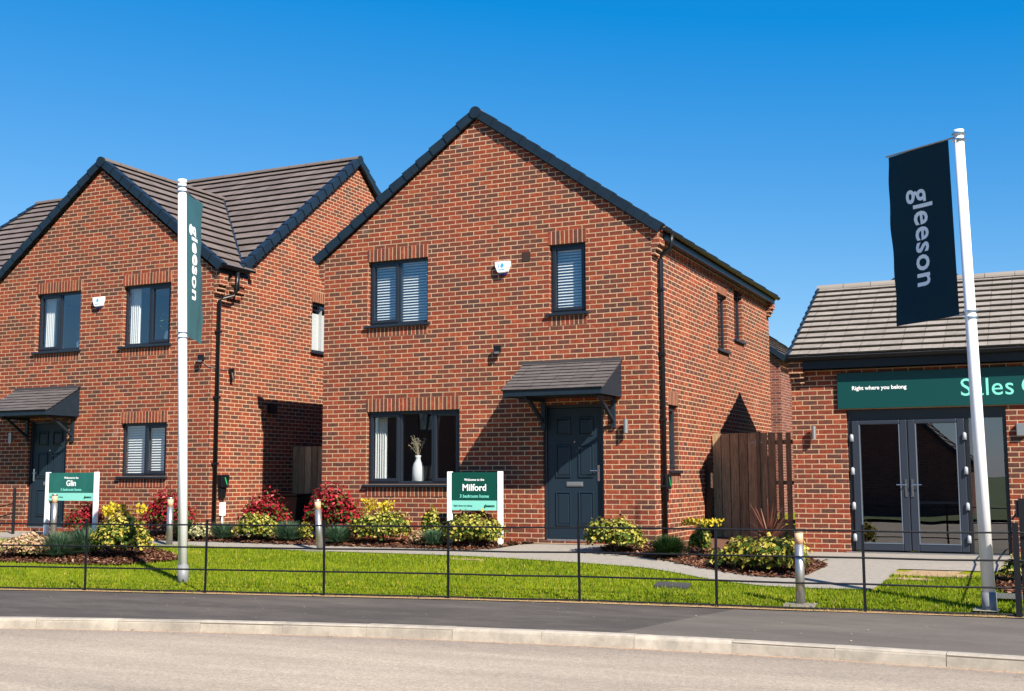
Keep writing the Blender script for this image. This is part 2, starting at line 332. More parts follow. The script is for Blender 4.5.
def soldiers(T,u0,u1,z0,parent,h=.215,off=.004,name='brick_lintel'):
    mb=MB(); mb.T=T
    def face(p,uv): mb.face(p,uv)
    u0-=.012;u1+=.012
    face([(u0,off,z0),(u1,off,z0),(u1,off,z0+h),(u0,off,z0+h)],[(0.005,u0),(.005,u1),(.22,u1),(.22,u0)])
    face([(u0,off,z0+h),(u1,off,z0+h),(u1,-.02,z0+h),(u0,-.02,z0+h)],[(0,0)]*4)
    face([(u0,off,z0),(u0,off,z0+h),(u0,-.02,z0+h),(u0,-.02,z0)],[(0,0)]*4)
    face([(u1,off,z0),(u1,-.02,z0),(u1,-.02,z0+h),(u1,off,z0+h)],[(0,0)]*4)
    face([(u0,off,z0),(u0,-.02,z0),(u1,-.02,z0),(u1,off,z0)],[(0,0)]*4)
    return mb.build(name,M['brick_soldier'],parent)
def window(T,u0,u1,z0,z1,parent,lights,sill=True,setb=.07,fill=None,slope_sill=True,closed=.0):
    """lights: list of (fraction, sash?)"""
    fr=MB(); fr.T=T; t=.052; dF=-setb; dB=-setb-.07
    fr.box(u0,u0+t,dB,dF,z0,z1); fr.box(u1-t,u1,dB,dF,z0,z1); fr.box(u0+t,u1-t,dB,dF-.001,z1-t,z1); fr.box(u0+t,u1-t,dB,dF-.001,z0,z0+t)
    n=len(lights); tot=sum(l[0] for l in lights); x=u0
    panes=[]
    sash=[]
    for i,(fr_,s) in enumerate(lights):
        x2=x+(u1-u0)*fr_/tot
        if i<n-1: fr.box(x2-.028,x2+.028,dB,dF-.002,z0+t,z1-t)
        a=x+(t if i==0 else .028); b=x2-(t if i==n-1 else .028)
        c=z0+t; d=z1-t
        if s:
            sm=MB(); sm.T=T; k=.045; o=.014
            sm.box(a-.012,a+k,dF-.03,dF+o,c-.012,d+.012); sm.box(b-k,b+.012,dF-.03,dF+o,c-.012,d+.012)
            sm.box(a+k,b-k,dF-.03,dF+o-.001,d-k,d+.012); sm.box(a+k,b-k,dF-.03,dF+o-.001,c-.012,c+k)
            sash.append((sm,)); a+=k;b-=k;c+=k;d-=k
        panes.append((a,b,c,d)); x=x2
    wf=fr.build('window_frame',M['frame'],parent,bevel=.006)
    for (sm,) in sash: sm.build('sash',M['frame'],wf,bevel=.008)
    for a,b,c,d in panes:
        g=MB(); g.T=T; g.face([(a,dF-.022,c),(b,dF-.022,c),(b,dF-.022,d),(a,dF-.022,d)]); g.build('glass_pane',M['glass'],wf)
    if sill:
        s=MB(); s.T=T
        s.box(u0-.05,u1+.05,-setb-.02,.055,z0-.045,z0-.004)
        s.build('window_sill',M['frame'],parent,bevel=.006)
    if fill=='blind':
        for a,b,c,d in panes:
            bl=MB(); bl.T=T; z=c+.01; D=-setb-.115
            while z<d+.02:
                bl.face([(a-.02,D+.016,z),(b+.02,D+.016,z),(b+.02,D-.016,z+.030),(a-.02,D-.016,z+.030)]); z+=.047
            bl.box(a-.02,b+.02,D-.02,D+.02,d+.0,d+.05)
            bl.build('venetian_blind',M['blind'],parent)
    if fill in('curtain',):
        a,b,c,d=panes[0]; cu=MB(); cu.T=T; D=-setb-.17; k=24; W=.22
        for i in range(k):
            p=a-.06+W*i/k; q=a-.06+W*(i+1)/k; y1=D+.03*math.sin(i*1.3); y2=D+.03*math.sin((i+1)*1.3)
            cu.face([(p,y1,c-.1),(q,y2,c-.1),(q,y2,d+.05),(p,y1,d+.05)])
        cu.build('curtain',M['curtain'],parent,smooth=True)
    if fill=='roller':
        a,b,c,d=panes[0]; cu=MB(); cu.T=T; cu.face([(a-.05,-setb-.12,c),(b+.05,-setb-.12,c),(b+.05,-setb-.12,d-.15),(a-.05,-setb-.12,d-.15)]); cu.build('roller_blind',M['blind'],parent)
    return wf
def slope(name,m,parent,A,B,up,ncourse_len,ext=None,thick=.048,lip=.046,vstart=0,length=None,step=None):
    """tiled slope: eave line A->B, unit vector up the slope 'up', total slope length; ext(t) optional returns (s0,s1) along the eave for slope distance t"""
    A=Vector(A);B=Vector(B);up=Vector(up).normalized(); d=(B-A).normalized(); Lw=(B-A).length
    nrm=d.cross(up).normalized()
    if nrm.z<0: nrm=-nrm
    mb=MB(); n=max(1,round(length/step)); e=length/n
    for i in range(n):
        t0=e*i-.0; t1=e*(i+1)+.03
        s0,s1=(0,Lw) if ext is None else ext((t0+t1)/2)
        k0,k1=(0,Lw) if ext is None else ext(t1)
        if s1<=s0: continue
        def P(s,t,h): return tuple(A+d*s+up*t+nrm*h)
        h0=lip+thick*0; 
        sm=ext is not None
        # top face (tilted), split along the width into tiles with tiny height jitter
        tw=.30; so=(i%2)*tw/2; edges=[s0]; x=s0-so
        while x+tw<s1:
            x+=tw
            if x>s0+.02: edges.append(x)
        edges.append(s1)
        for a,b in zip(edges[:-1],edges[1:]):
            j=random.uniform(-.0025,.0025)
            v=(i%50)
            c=random.random()
            uv=[(a+7.3*i,50*i+1),(b+7.3*i,50*i+1),(b+7.3*i,50*i+20),(a+7.3*i,50*i+20)]
            uv=[(a+.0+(so),i*50+5),(b+so,i*50+5),(b+so,i*50+5.3),(a+so,i*50+5.3)]
            mb.face([P(a+.0006,t0,h0+j),P(b-.0006,t0,h0+j),P(b-.0006,t1,0+j),P(a+.0006,t1,0+j)],uv)
            mb.face([P(a+.0006,t0+thick,h0+j-thick),P(b-.0006,t0+thick,h0+j-thick),P(b-.0006,t0,h0+j),P(a+.0006,t0,h0+j)],[(0.1,.1)]*4)
        mb.face([P(s0,t0,h0-thick),P(s1,t0,h0-thick),P(s1,t1,-thick-.002),P(s0,t1,-thick-.002)],[(0.1,.1)]*4)
        for ss in (s0,s1):
            mb.face([P(ss,t0,h0-thick),P(ss,t0,h0),P(ss,t1,0),P(ss,t1,-thick)],[(0.1,.1)]*4)
    return mb.build(name,m,parent)
def verge(parent,a,b,out,n,m=None,w=.03,h=.125,inn=.11,lift=.055):
    """dry verge: overlapping caps from lower point a to upper point b. out = outward direction"""
    mb=MB(); a=Vector(a);b=Vector(b);out=Vector(out); d=(b-a)/n; dn=d.normalized(); up=out.cross(dn); up=up if up.z>0 else -up
    for i in range(n):
        p=a+d*i; q=a+d*(i+1)+dn*.03
        k0=.018;k1=0.0
        c=[]
        for pt,kk in ((p,k0),(q,k1)):
            c+=[pt-up*(h*.75)+out*(w+kk),pt+up*(lift+kk)+out*(w+kk),pt+up*(lift+kk)-out*inn,pt-up*(h*.75)-out*.02]
        F=((0,1,5,4),(1,2,6,5),(2,3,7,6),(3,0,4,7),(3,2,1,0),(4,5,6,7))
        for q_ in F: mb.face([tuple(c[k]) for k in q_])
    return mb.build('verge_trim',m or M['navy'],parent,bevel=.006)
def ridge(parent,a,b,m,n,r=.12,name='ridge_tiles'):
    mb=MB(); a=Vector(a);b=Vector(b); d=(b-a); L=d.length; dn=d/L; side=dn.cross(Vector((0,0,1))).normalized()
    for i in range(n):
        p=a+d*(i/n)+dn*.004; q=a+d*((i+1)/n)-dn*.004
        K=8
        ring=[]
        for pt,rr in ((p,r),(q,r)):
            ring.append([pt+side*(math.cos(t)*rr)+Vector((0,0,1))*(math.sin(t)*rr*.75-.045) for t in [math.pi*k/K for k in range(K+1)]])
        for k in range(K): mb.face([tuple(ring[0][k]),tuple(ring[0][k+1]),tuple(ring[1][k+1]),tuple(ring[1][k])],[(q_,i*2.0+q_) for q_ in (0.1,.1,.1,.1)])
        mb.face([tuple(v) for v in ring[0]]); mb.face([tuple(v) for v in ring[1]])
    return mb.build(name,m,parent)
def downpipe(parent,pts,r=.034,clips=()):
    mb=MB(); mb.tube(pts,r,12); o=mb.build('downpipe',M['black'],parent,smooth=True)
    for c in clips:
        k=MB(); k.box(c[0]-.05,c[0]+.05,c[1]-.05,c[1]+.05,c[2]-.018,c[2]+.018); k.build('pipe_clip',M['black'],o)
    return o
def gutter(parent,a,b,side,r=.06):
    """half round gutter from a to b, side=outward unit vec"""
    mb=MB(); a=Vector(a);b=Vector(b);side=Vector(side); K=8
    rr=[[p+side*(r+r*math.cos(t))+Vector((0,0,-1))*(r*math.sin(t)) for t in [math.pi*k/K for k in range(K+1)]] for p in (a,b)]
    for k in range(K): mb.face([tuple(rr[0][k]),tuple(rr[0][k+1]),tuple(rr[1][k+1]),tuple(rr[1][k])])
    for q in rr: mb.face([tuple(v) for v in q])
    # rolled lip
    mb.tube([a+side*2*r,b+side*2*r],.008,6)
    return mb.build('gutter',M['black'],parent)
def kneeler(parent,pts_boxes,m=None):
    mb=MB()
    for bx in pts_boxes: mb.box(*bx)
    return mb.build('brick_corbel',m or M['brick'],parent)

# ------------------------------------------------------------------ ground
FX=[-30,-16,-12,-6.15,-4.47,-2.86,-1.29,.31,1.91,3.5,5.0,9,14,30]
FY=[-12.5,-7.6,-6.5,-5.07,-4.71,-4.40,-4.08,-3.82,-3.67,-3.51,-3.35,-3.0,-2.6,-1.6]
def fy(x): return float(np.interp(x,FX,FY))
def base(x):
    t=min(1,max(0,(x-.3)/1.6)); t=t*t*(3-2*t); return -.115*t
def ter(x,y):
    yf=fy(x); s=min(1,max(0,(-y-.3)/(-yf-.3))); b=base(x); return b+(-.42-b)*s
def ky(x):   # back edge of the kerb
    if x<-8: v=-0.021*64-.147*8-6.185; return v+(x+8)*.483*.8
    if x>3.6: return -.021*12.96+.147*3.6-6.185-(x-3.6)*.035
    return -.021*x*x+.147*x-6.185
def grid(xs,yfun0,yfun1,ny,zf,name,m,uvs=False):
    V=[];F=[];U=[]
    for x in xs:
        a,b=yfun0(x),yfun1(x)
        for j in range(ny+1):
            y=a+(b-a)*j/ny; V.append((x,y,zf(x,y)))
    n=ny+1
    for i in range(len(xs)-1):
        for j in range(ny): F.append((i*n+j,(i+1)*n+j,(i+1)*n+j+1,i*n+j+1))
    o=link_mesh(name,V,F,m,None,None,True); return o
M['lawn']=noisy('lawn_soil_grass',(.11,.15,.004),(.22,.25,.006),3.0,1.0,.6,detail=8,c3=(.26,.28,.01),bscale=120,bdist=.02,spec=.1)
M['terrain']=noisy('field_grass',(.07,.11,.03),(.12,.14,.05),.3,.95)
M['mulch']=noisy('bark_mulch',(.055,.024,.014),(.15,.062,.034),60,.95,.9,c3=(.25,.115,.065),bscale=90,bdist=.02)
def foot_mat():
    m=mat('dark_asphalt',(.05,.05,.055),.85); b=m.node_tree.nodes['Principled BSDF']
    tc=N(m,'ShaderNodeTexCoord')
    nz=N(m,'ShaderNodeTexNoise',i_Scale=180,i_Detail=3); LK(m,tc.outputs['Object'],nz.inputs['Vector'])
    rp=ramp(m,[(.35,(.044,.037,.033)),(.6,(.070,.060,.053)),(.78,(.16,.14,.12))]); LK(m,nz.outputs['Fac'],rp.inputs[0])
    n2=N(m,'ShaderNodeTexNoise',i_Scale=1.1,i_Detail=7,i_Roughness=.7); mp=N(m,'ShaderNodeMapping'); mp.inputs['Scale'].default_value=(.5,1.6,1); LK(m,tc.outputs['Object'],mp.inputs[0]); LK(m,mp.outputs[0],n2.inputs['Vector'])
    mr=N(m,'ShaderNodeMapRange'); mr.inputs['From Min'].default_value=.45; mr.inputs['From Max'].default_value=.75; mr.inputs['To Max'].default_value=.45; LK(m,n2.outputs['Fac'],mr.inputs[0])
    mix=N(m,'ShaderNodeMix',data_type='RGBA'); LK(m,mr.outputs[0],mix.inputs['Factor']); LK(m,rp.outputs[0],mix.inputs[6]); mix.inputs[7].default_value=(.18,.155,.13,1)
    # the relaid stretch to the right is a shade lighter
    sx=N(m,'ShaderNodeSeparateXYZ'); LK(m,tc.outputs['Object'],sx.inputs[0])
    ma=N(m,'ShaderNodeMath',operation='MULTIPLY_ADD'); ma.inputs[1].default_value=-.25; LK(m,sx.outputs['Y'],ma.inputs[0]); LK(m,sx.outputs['X'],ma.inputs[2])
    gt=N(m,'ShaderNodeMath',operation='GREATER_THAN'); gt.inputs[1].default_value=3.05; LK(m,ma.outputs[0],gt.inputs[0])
    m2=N(m,'ShaderNodeMath',operation='MULTIPLY'); m2.inputs[1].default_value=.22; LK(m,gt.outputs[0],m2.inputs[0])
    mx=N(m,'ShaderNodeMix',data_type='RGBA'); LK(m,m2.outputs[0],mx.inputs['Factor']); LK(m,mix.outputs[2],mx.inputs[6]); mx.inputs[7].default_value=(.22,.19,.155,1)
    LK(m,mx.outputs[2],b.inputs['Base Color'])
    bp=N(m,'ShaderNodeBump',i_Strength=.5,i_Distance=.006); LK(m,nz.outputs['Fac'],bp.inputs['Height']); LK(m,bp.outputs[0],b.inputs['Normal'])
    return m
def road_mat():
    m=mat('dusty_road',(.3,.27,.24),.9); b=m.node_tree.nodes['Principled BSDF']
    tc=N(m,'ShaderNodeTexCoord')
    nz=N(m,'ShaderNodeTexNoise',i_Scale=110,i_Detail=4,i_Roughness=.7); LK(m,tc.outputs['Object'],nz.inputs['Vector'])
    rp=ramp(m,[(.3,(.24,.20,.155)),(.5,(.40,.335,.262)),(.72,(.57,.485,.385))]); LK(m,nz.outputs['Fac'],rp.inputs[0])
    n2=N(m,'ShaderNodeTexNoise',i_Scale=.9,i_Detail=8,i_Roughness=.65); mp=N(m,'ShaderNodeMapping'); mp.inputs['Rotation'].default_value=(0,0,-.15); mp.inputs['Scale'].default_value=(.35,2.2,1); LK(m,tc.outputs['Object'],mp.inputs[0]); LK(m,mp.outputs[0],n2.inputs['Vector'])
    mr=N(m,'ShaderNodeMapRange'); mr.inputs['From Min'].default_value=.35; mr.inputs['From Max'].default_value=.7; mr.inputs['To Min'].default_value=.8; mr.inputs['To Max'].default_value=1.15; LK(m,n2.outputs['Fac'],mr.inputs[0])
    s=N(m,'ShaderNodeVectorMath',operation='SCALE'); LK(m,rp.outputs[0],s.inputs[0]); LK(m,mr.outputs[0],s.inputs['Scale'])
    sx=N(m,'ShaderNodeSeparateXYZ'); LK(m,tc.outputs['Object'],sx.inputs[0])
    def mt(op,a_,b_,c_=None):
        n=N(m,'ShaderNodeMath',operation=op)
        for i,v in enumerate((a_,b_,c_)):
            if v is None: continue
            if isinstance(v,(int,float)): n.inputs[i].default_value=v
            else: LK(m,v,n.inputs[i])
        return n.outputs[0]
    kq=mt('ADD',mt('MULTIPLY',sx.outputs['X'],mt('MULTIPLY_ADD',sx.outputs['X'],-.021,.147)),-6.32)
    dd=mt('SUBTRACT',kq,sx.outputs['Y'])
    n5=N(m,'ShaderNodeTexNoise',i_Scale=3.5,i_Detail=8,i_Roughness=.75); LK(m,mp.outputs[0],n5.inputs['Vector'])
    dn=mt('ADD',dd,mt('MULTIPLY',n5.outputs['Fac'],-.55))
    f1=N(m,'ShaderNodeMapRange'); f1.inputs['From Min'].default_value=-.25; f1.inputs['From Max'].default_value=.55; f1.inputs['To Min'].default_value=.62; f1.inputs['To Max'].default_value=0; LK(m,dn,f1.inputs[0])
    mA=N(m,'ShaderNodeMix',data_type='RGBA'); LK(m,f1.outputs[0],mA.inputs['Factor']); LK(m,s.outputs[0],mA.inputs[6]); mA.inputs[7].default_value=(.17,.135,.11,1)
    f2=N(m,'ShaderNodeMapRange'); f2.inputs['From Min'].default_value=.02; f2.inputs['From Max'].default_value=.07; f2.inputs['To Min'].default_value=.7; f2.inputs['To Max'].default_value=0; LK(m,dd,f2.inputs[0])
    mB=N(m,'ShaderNodeMix',data_type='RGBA'); LK(m,f2.outputs[0],mB.inputs['Factor']); LK(m,mA.outputs[2],mB.inputs[6]); mB.inputs[7].default_value=(.42,.26,.16,1)
    vo=N(m,'ShaderNodeTexVoronoi',i_Scale=55); LK(m,tc.outputs['Object'],vo.inputs['Vector'])
    v2=N(m,'ShaderNodeMapRange'); v2.inputs['From Min'].default_value=0; v2.inputs['From Max'].default_value=1; v2.inputs['To Min'].default_value=.80; v2.inputs['To Max'].default_value=1.2
    sc3=N(m,'ShaderNodeSeparateColor'); LK(m,vo.outputs['Color'],sc3.inputs[0]); LK(m,sc3.outputs[0],v2.inputs[0])
    s9=N(m,'ShaderNodeVectorMath',operation='SCALE'); LK(m,mB.outputs[2],s9.inputs[0]); LK(m,v2.outputs[0],s9.inputs['Scale']); LK(m,s9.outputs[0],b.inputs['Base Color'])
    bp=N(m,'ShaderNodeBump',i_Strength=.6,i_Distance=.008); LK(m,nz.outputs['Fac'],bp.inputs['Height']); LK(m,bp.outputs[0],b.inputs['Normal'])
    return m
M['foot']=foot_mat(); M['road']=road_mat()
xs=list(np.arange(-30,30.01,.15))
o=link_mesh('terrain',[(-1500,-1500,-.80),(1500,-1500,-.80),(1500,1500,-.80),(-1500,1500,-.80)],[(0,1,2,3)],M['terrain']); struct(o)
struct(grid(xs,lambda x:fy(x)-.03,lambda x:.0,40,ter,'lawn',M['lawn']))
struct(grid([-30,-10,0.3,.6,1,1.4,1.9,10,30],lambda x:0.0,lambda x:45,6,lambda x,y:base(x),'garden_ground',M['lawn']))
struct(grid(xs,lambda x:ky(x),lambda x:fy(x)-.03,10,lambda x,y:-.425-.018*(fy(x)-.03-y)/max(.1,(fy(x)-.03-ky(x)))+.003*math.sin(x*2.1)*math.sin(y*3),'pavement',M['foot']))
# road with camber, out to the far kerb
def far(x): return -22.5
struct(grid(list(np.arange(-60,60.1,.5)),lambda x:far(x),lambda x:ky(x)-.11,24,lambda x,y:-.555+.05*math.sin(math.pi*min(1,max(0,(y+22.5)/16.0))),'road',M['road']))
struct(grid(list(np.arange(-60,60.1,2)),lambda x:-60.,lambda x:-22.5,6,lambda x,y:-.46,'far_verge',M['terrain']))
# kerb stones: polyline pieces .915 long with thin joints
def arc_pts():
    pts=[];x=-26.0;
    while x<24: pts.append((x,ky(x))); x+=.01
    return pts
ap=arc_pts(); out=[ap[0]];acc=0
for p,q in zip(ap[:-1],ap[1:]):
    acc+=math.hypot(q[0]-p[0],q[1]-p[1])
    if acc>=.915: out.append(q);acc=0
mb=MB(); kat=[]
prof=[(0,-.60),(0,.0),(.10,.0),(.112,-.004),(.121,-.014),(.128,-.03),(.14,-.14),(.14,-.60)]
for p,q in zip(out[:-1],out[1:]):
    d=Vector((q[0]-p[0],q[1]-p[1],0)); L=d.length; d/=L; nn=Vector((d.y,-d.x,0)); gap=.004; jz=random.uniform(-.004,.003); jo=random.uniform(-.004,.004)
    A=Vector((p[0],p[1],0))+d*gap; B=Vector((q[0],q[1],0))-d*gap
    ra=[A+nn*(o_+jo)+Vector((0,0,-.438+z+jz)) for o_,z in prof]; rb=[B+nn*(o_+jo)+Vector((0,0,-.438+z+jz)) for o_,z in prof]
    for k in range(len(prof)-1): mb.face([tuple(ra[k]),tuple(ra[k+1]),tuple(rb[k+1]),tuple(rb[k])])
    mb.face([tuple(v) for v in ra]); mb.face([tuple(v) for v in reversed(rb)]); kat+=[random.random()*.8+(.2 if p[0]>0 else 0)]*(len(prof)+1)
kb=link_mesh('kerb',mb.v,mb.f,M['kerb'],attr=kat); struct(kb)
# mortar backing so the joints are not see-through
mb=MB()
for p,q in zip(out[:-1],out[1:]):
    d=Vector((q[0]-p[0],q[1]-p[1],0)).normalized(); nn=Vector((d.y,-d.x,0)); A=Vector((p[0],p[1],0)); B=Vector((q[0],q[1],0))
    pr=[(.006,-.58),(.006,-.455),(.105,-.455),(.120,-.58)]
    mb.face([tuple(A+nn*.006+Vector((0,0,-.449))),tuple(A+nn*.122+Vector((0,0,-.455))),tuple(B+nn*.122+Vector((0,0,-.455))),tuple(B+nn*.006+Vector((0,0,-.449)))])
    mb.face([tuple(A+nn*.122+Vector((0,0,-.455))),tuple(A+nn*.132+Vector((0,0,-.6))),tuple(B+nn*.132+Vector((0,0,-.6))),tuple(B+nn*.122+Vector((0,0,-.455)))])
struct(mb.build('kerb_mortar',M['kerbjoint']))

def strip(name,lo,hi,m,dz,step=.1,ny=10):
    """sheet between two polylines (lists of (x,y)), following the terrain"""
    x0=max(lo[0][0],hi[0][0]); x1=min(lo[-1][0],hi[-1][0]); n=max(2,int((x1-x0)/step)); X=np.linspace(x0,x1,n)
    a=lambda x:float(np.interp(x,[p[0] for p in lo],[p[1] for p in lo])); b=lambda x:float(np.interp(x,[p[0] for p in hi],[p[1] for p in hi]))
    return grid(list(X),a,b,ny,lambda x,y:ter(x,y)+dz,name,m)
PLO=[(-16,-1.0),(-11.9,-1.20),(-8.4,-1.26),(-5.1,-1.40),(-2.92,-1.37),(-1.78,-1.43),(-.71,-1.55),(.32,-1.71),(.95,-1.91),(1.45,-2.10),(2.13,-2.31),(2.73,-2.33),(3.42,-2.25),(3.44,-2.24),(3.50,-.80),(5.0,-.76),(9,-.7)]
PHI=[(-16,-.25),(-12.0,-.45),(-8.7,-.78),(-5.3,-.86),(-2.6,-.86),(-2.30,-.72),(-1.95,-.02),(-.72,-.02),(-.60,-.62),(-.23,-.86),(.76,-1.30),(1.4,-1.52),(1.99,-1.70),(2.45,-1.68),(2.46,.0),(9,.0)]
struct(strip('footpath',PLO,PHI,M['conc'],.012,.06,12))
struct(strip('path_corner',[(2.20,.0),(2.47,-.52)],[(2.20,.0),(2.47,.0)],M['conc'],.012,.03,6))
# sales forecourt between path level and the shop wall
struct(grid([1.74,3,5,8,10],lambda x:0.0,lambda x:1.5,3,lambda x,y:-.115+.012,'forecourt',M['conc']))
struct(grid(list(np.linspace(0,1.745,14)),lambda x:-.02,lambda x:3.1,2,lambda x,y:base(x)+.012,'bark_ground',M['mulch']))
struct(link_mesh('alley_path',[(-8.38,.0,.015),(-5.95,.0,.015),(-5.95,8,.015),(-8.38,8,.015)],[(0,1,2,3)],M['conc']))
# door paths
struct(grid([-1.95,-1.4,-.72],lambda x:-.03,lambda x:.05,1,lambda x,y:.02,'door_step',M['conc']))
struct(grid(list(np.linspace(-13.1,-11.7,12)),lambda x:-1.0,lambda x:.05,10,lambda x,y:ter(x,y)+.018,'door_path',M['conc']))
# planting beds
BEDS=[('planting_bed',[(-11.6,-1.02),(-8.7,-.80),(-5.3,-.88),(-2.62,-.88),(-2.33,-.74),(-2.0,-.08)],[(-11.6,-.0),(-2.0,-.0)]),
      ('planting_bed',[(-.66,-.5),(-.60,-.64),(-.23,-.88),(.76,-1.32),(1.4,-1.54),(1.99,-1.72),(2.46,-1.70),(2.60,-.80)],[(-.66,.0),(0,.0),(2.22,-.0),(2.60,-.76)]),
      ('planting_bed',[(-16,-3.9),(-9.6,-3.55),(-7.9,-3.42),(-7.25,-3.30),(-6.75,-2.75)],[(-16,-2.0),(-9.4,-1.9),(-8.1,-1.75),(-7.3,-2.15),(-6.75,-2.6)]),
      ('planting_bed',[(4.62,-1.7),(4.9,-2.2),(7,-2.3)],[(4.62,-1.3),(4.9,-.95),(7,-.9)])]
chips_v=[];chips_f=[];chips_a=[]
for nm,lo,hi in BEDS:
    o=strip(nm,lo,hi,M['mulch'],.02,.08,10); struct(o)
    me=o.data
    X0,X1=max(lo[0][0],hi[0][0]),min(lo[-1][0],hi[-1][0])
    a=lambda x:float(np.interp(x,[p[0] for p in lo],[p[1] for p in lo])); b=lambda x:float(np.interp(x,[p[0] for p in hi],[p[1] for p in hi]))
    area=sum((b(x)-a(x))*.1 for x in np.arange(X0,X1,.1)); 
    for _ in range(int(area*900)):
        x=random.uniform(X0,X1); y=random.uniform(a(x)-.05,b(x)); z=ter(x,y)+.024+random.uniform(0,.03)
        L=random.uniform(.015,.045);w_=random.uniform(.006,.016); q=Matrix.Rotation(random.uniform(0,6.3),3,'Z')@Matrix.Rotation(random.uniform(-.6,.6),3,'Y')@Matrix.Rotation(random.uniform(-.5,.5),3,'X')
        i=len(chips_v)
        for cx,cy in ((-L,-w_),(L,-w_*.7),(L*.8,w_),(-L,w_*.8)):
            v=q@Vector((cx,cy,0)); chips_v.append((x+v.x,y+v.y,z+v.z))
        chips_f.append((i,i+1,i+2,i+3)); chips_a.append(random.random())
M['chip']=leafmat('bark_chip',[(0,(.035,.014,.009)),(.5,(.14,.055,.03)),(.85,(.26,.12,.07)),(1,(.42,.26,.17))],.9,0)
o=link_mesh('bark_chips',chips_v,chips_f,M['chip'],attr=chips_a); o['kind']='stuff'; tag(o,'reddish brown bark chips scattered over the planting beds','bark chips')

# grass blades on the lawn
def inpoly_y(x,lo,hi):
    if x<max(lo[0][0],hi[0][0]) or x>min(lo[-1][0],hi[-1][0]): return None
    return (float(np.interp(x,[p[0] for p in lo],[p[1] for p in lo])),float(np.interp(x,[p[0] for p in hi],[p[1] for p in hi])))
def blocked(x,y):
    r=inpoly_y(x,PLO,PHI)
    if r and y>r[0]-.0: return True
    r=inpoly_y(x,BEDS[2][1],BEDS[2][2])
    if r and r[0]-.02<y<r[1]+.02: return True
    r=inpoly_y(x,BEDS[3][1],BEDS[3][2])
    if r and r[0]<y<r[1]: return True
    return False
NB=150000
bx=rng.uniform(-13.5,7.5,NB); 
gv=[];gf=[];ga=[]
pn=lambda x,y: .5+.5*math.sin(1.7*x+1.3*math.sin(2.3*y+x))*math.cos(2.9*y+.8*math.sin(1.9*x))
BARE=[(3.9,-1.05,.55,.22),(3.7,-1.45,.35,.07),(-2.3,-1.62,.30,.05)]
for x in bx:
    yf=fy(x); y=random.uniform(yf-.05,-1.0)
    if blocked(x,y): continue
    bare=any(((x-a)/c)**2+((y-b)/d)**2<1+.5*random.random() for a,b,c,d in BARE)
    if bare and random.random()<.8: continue
    edge=(y-yf)<.13
    if edge and random.random()<.78: continue
    h=random.uniform(.014,.052)*(.8 if edge else 1); a=random.uniform(0,6.283); w_=random.uniform(.0035,.0085); ln=random.uniform(0,.022)
    if y>-2.2: w_*=1.0
    z=ter(x,y); ca,sa=math.cos(a),math.sin(a); i=len(gv)
    gv+=[(x-ca*w_,y-sa*w_,z-.003),(x+ca*w_,y+sa*w_,z-.003),(x-sa*ln,y+ca*ln,z+h)]
    gf.append((i,i+1,i+2)); t=random.random()*.55+.25*pn(x,y)+.2*pn(3.1*x+2,4*y)
    q_=random.random()
    if q_<.035: t=.97
    elif q_<.10: t*=.4
    if edge: t=min(1,t+random.choice([0,.2,.55]))
    if bare: t=1
    ga.append(t)
o=link_mesh('grass',gv,gf,M['grass'],attr=ga); o['kind']='stuff'; tag(o,'short bright green mown grass behind the black railing','grass')
# straw coloured dry edge and bare patches
M['bare']=noisy('bare_soil',(.30,.19,.11),(.46,.33,.2),40,.95,.5)
M['edge']=noisy('soil_edge_litter',(.05,.025,.012),(.62,.40,.20),38,.95,.6,c3=(.34,.17,.07))
def blob(name,cx,cy,ax,ay,m,dz):
    V=[(cx,cy,ter(cx,cy)+dz)];n=40
    for k in range(n):
        t=2*math.pi*k/n; r=1+.22*math.sin(3*t+cx)+.13*math.sin(7*t+1)+random.uniform(-.12,.12); x=cx+ax*r*math.cos(t); y=cy+ay*r*math.sin(t); V.append((x,y,ter(x,y)+dz))
    return struct(link_mesh(name,V,[(0,1+k,1+(k+1)%n) for k in range(n)],m))
for a,b,c,d in BARE: blob('bare_soil_patch',a,b,c,d,M['bare'],.006)
X=list(np.arange(-13,8,.05)); V=[];F=[]
for k,x in enumerate(X):
    e=.10+.03*math.sin(x*5)+random.uniform(-.02,.03); V+=[(x,fy(x)-.05,-.4155),(x,fy(x)+e,ter(x,fy(x)+e)+.004)]
    if k: F.append((2*k-2,2*k,2*k+1,2*k-1))
struct(link_mesh('soil_edge',V,F,M['edge']))

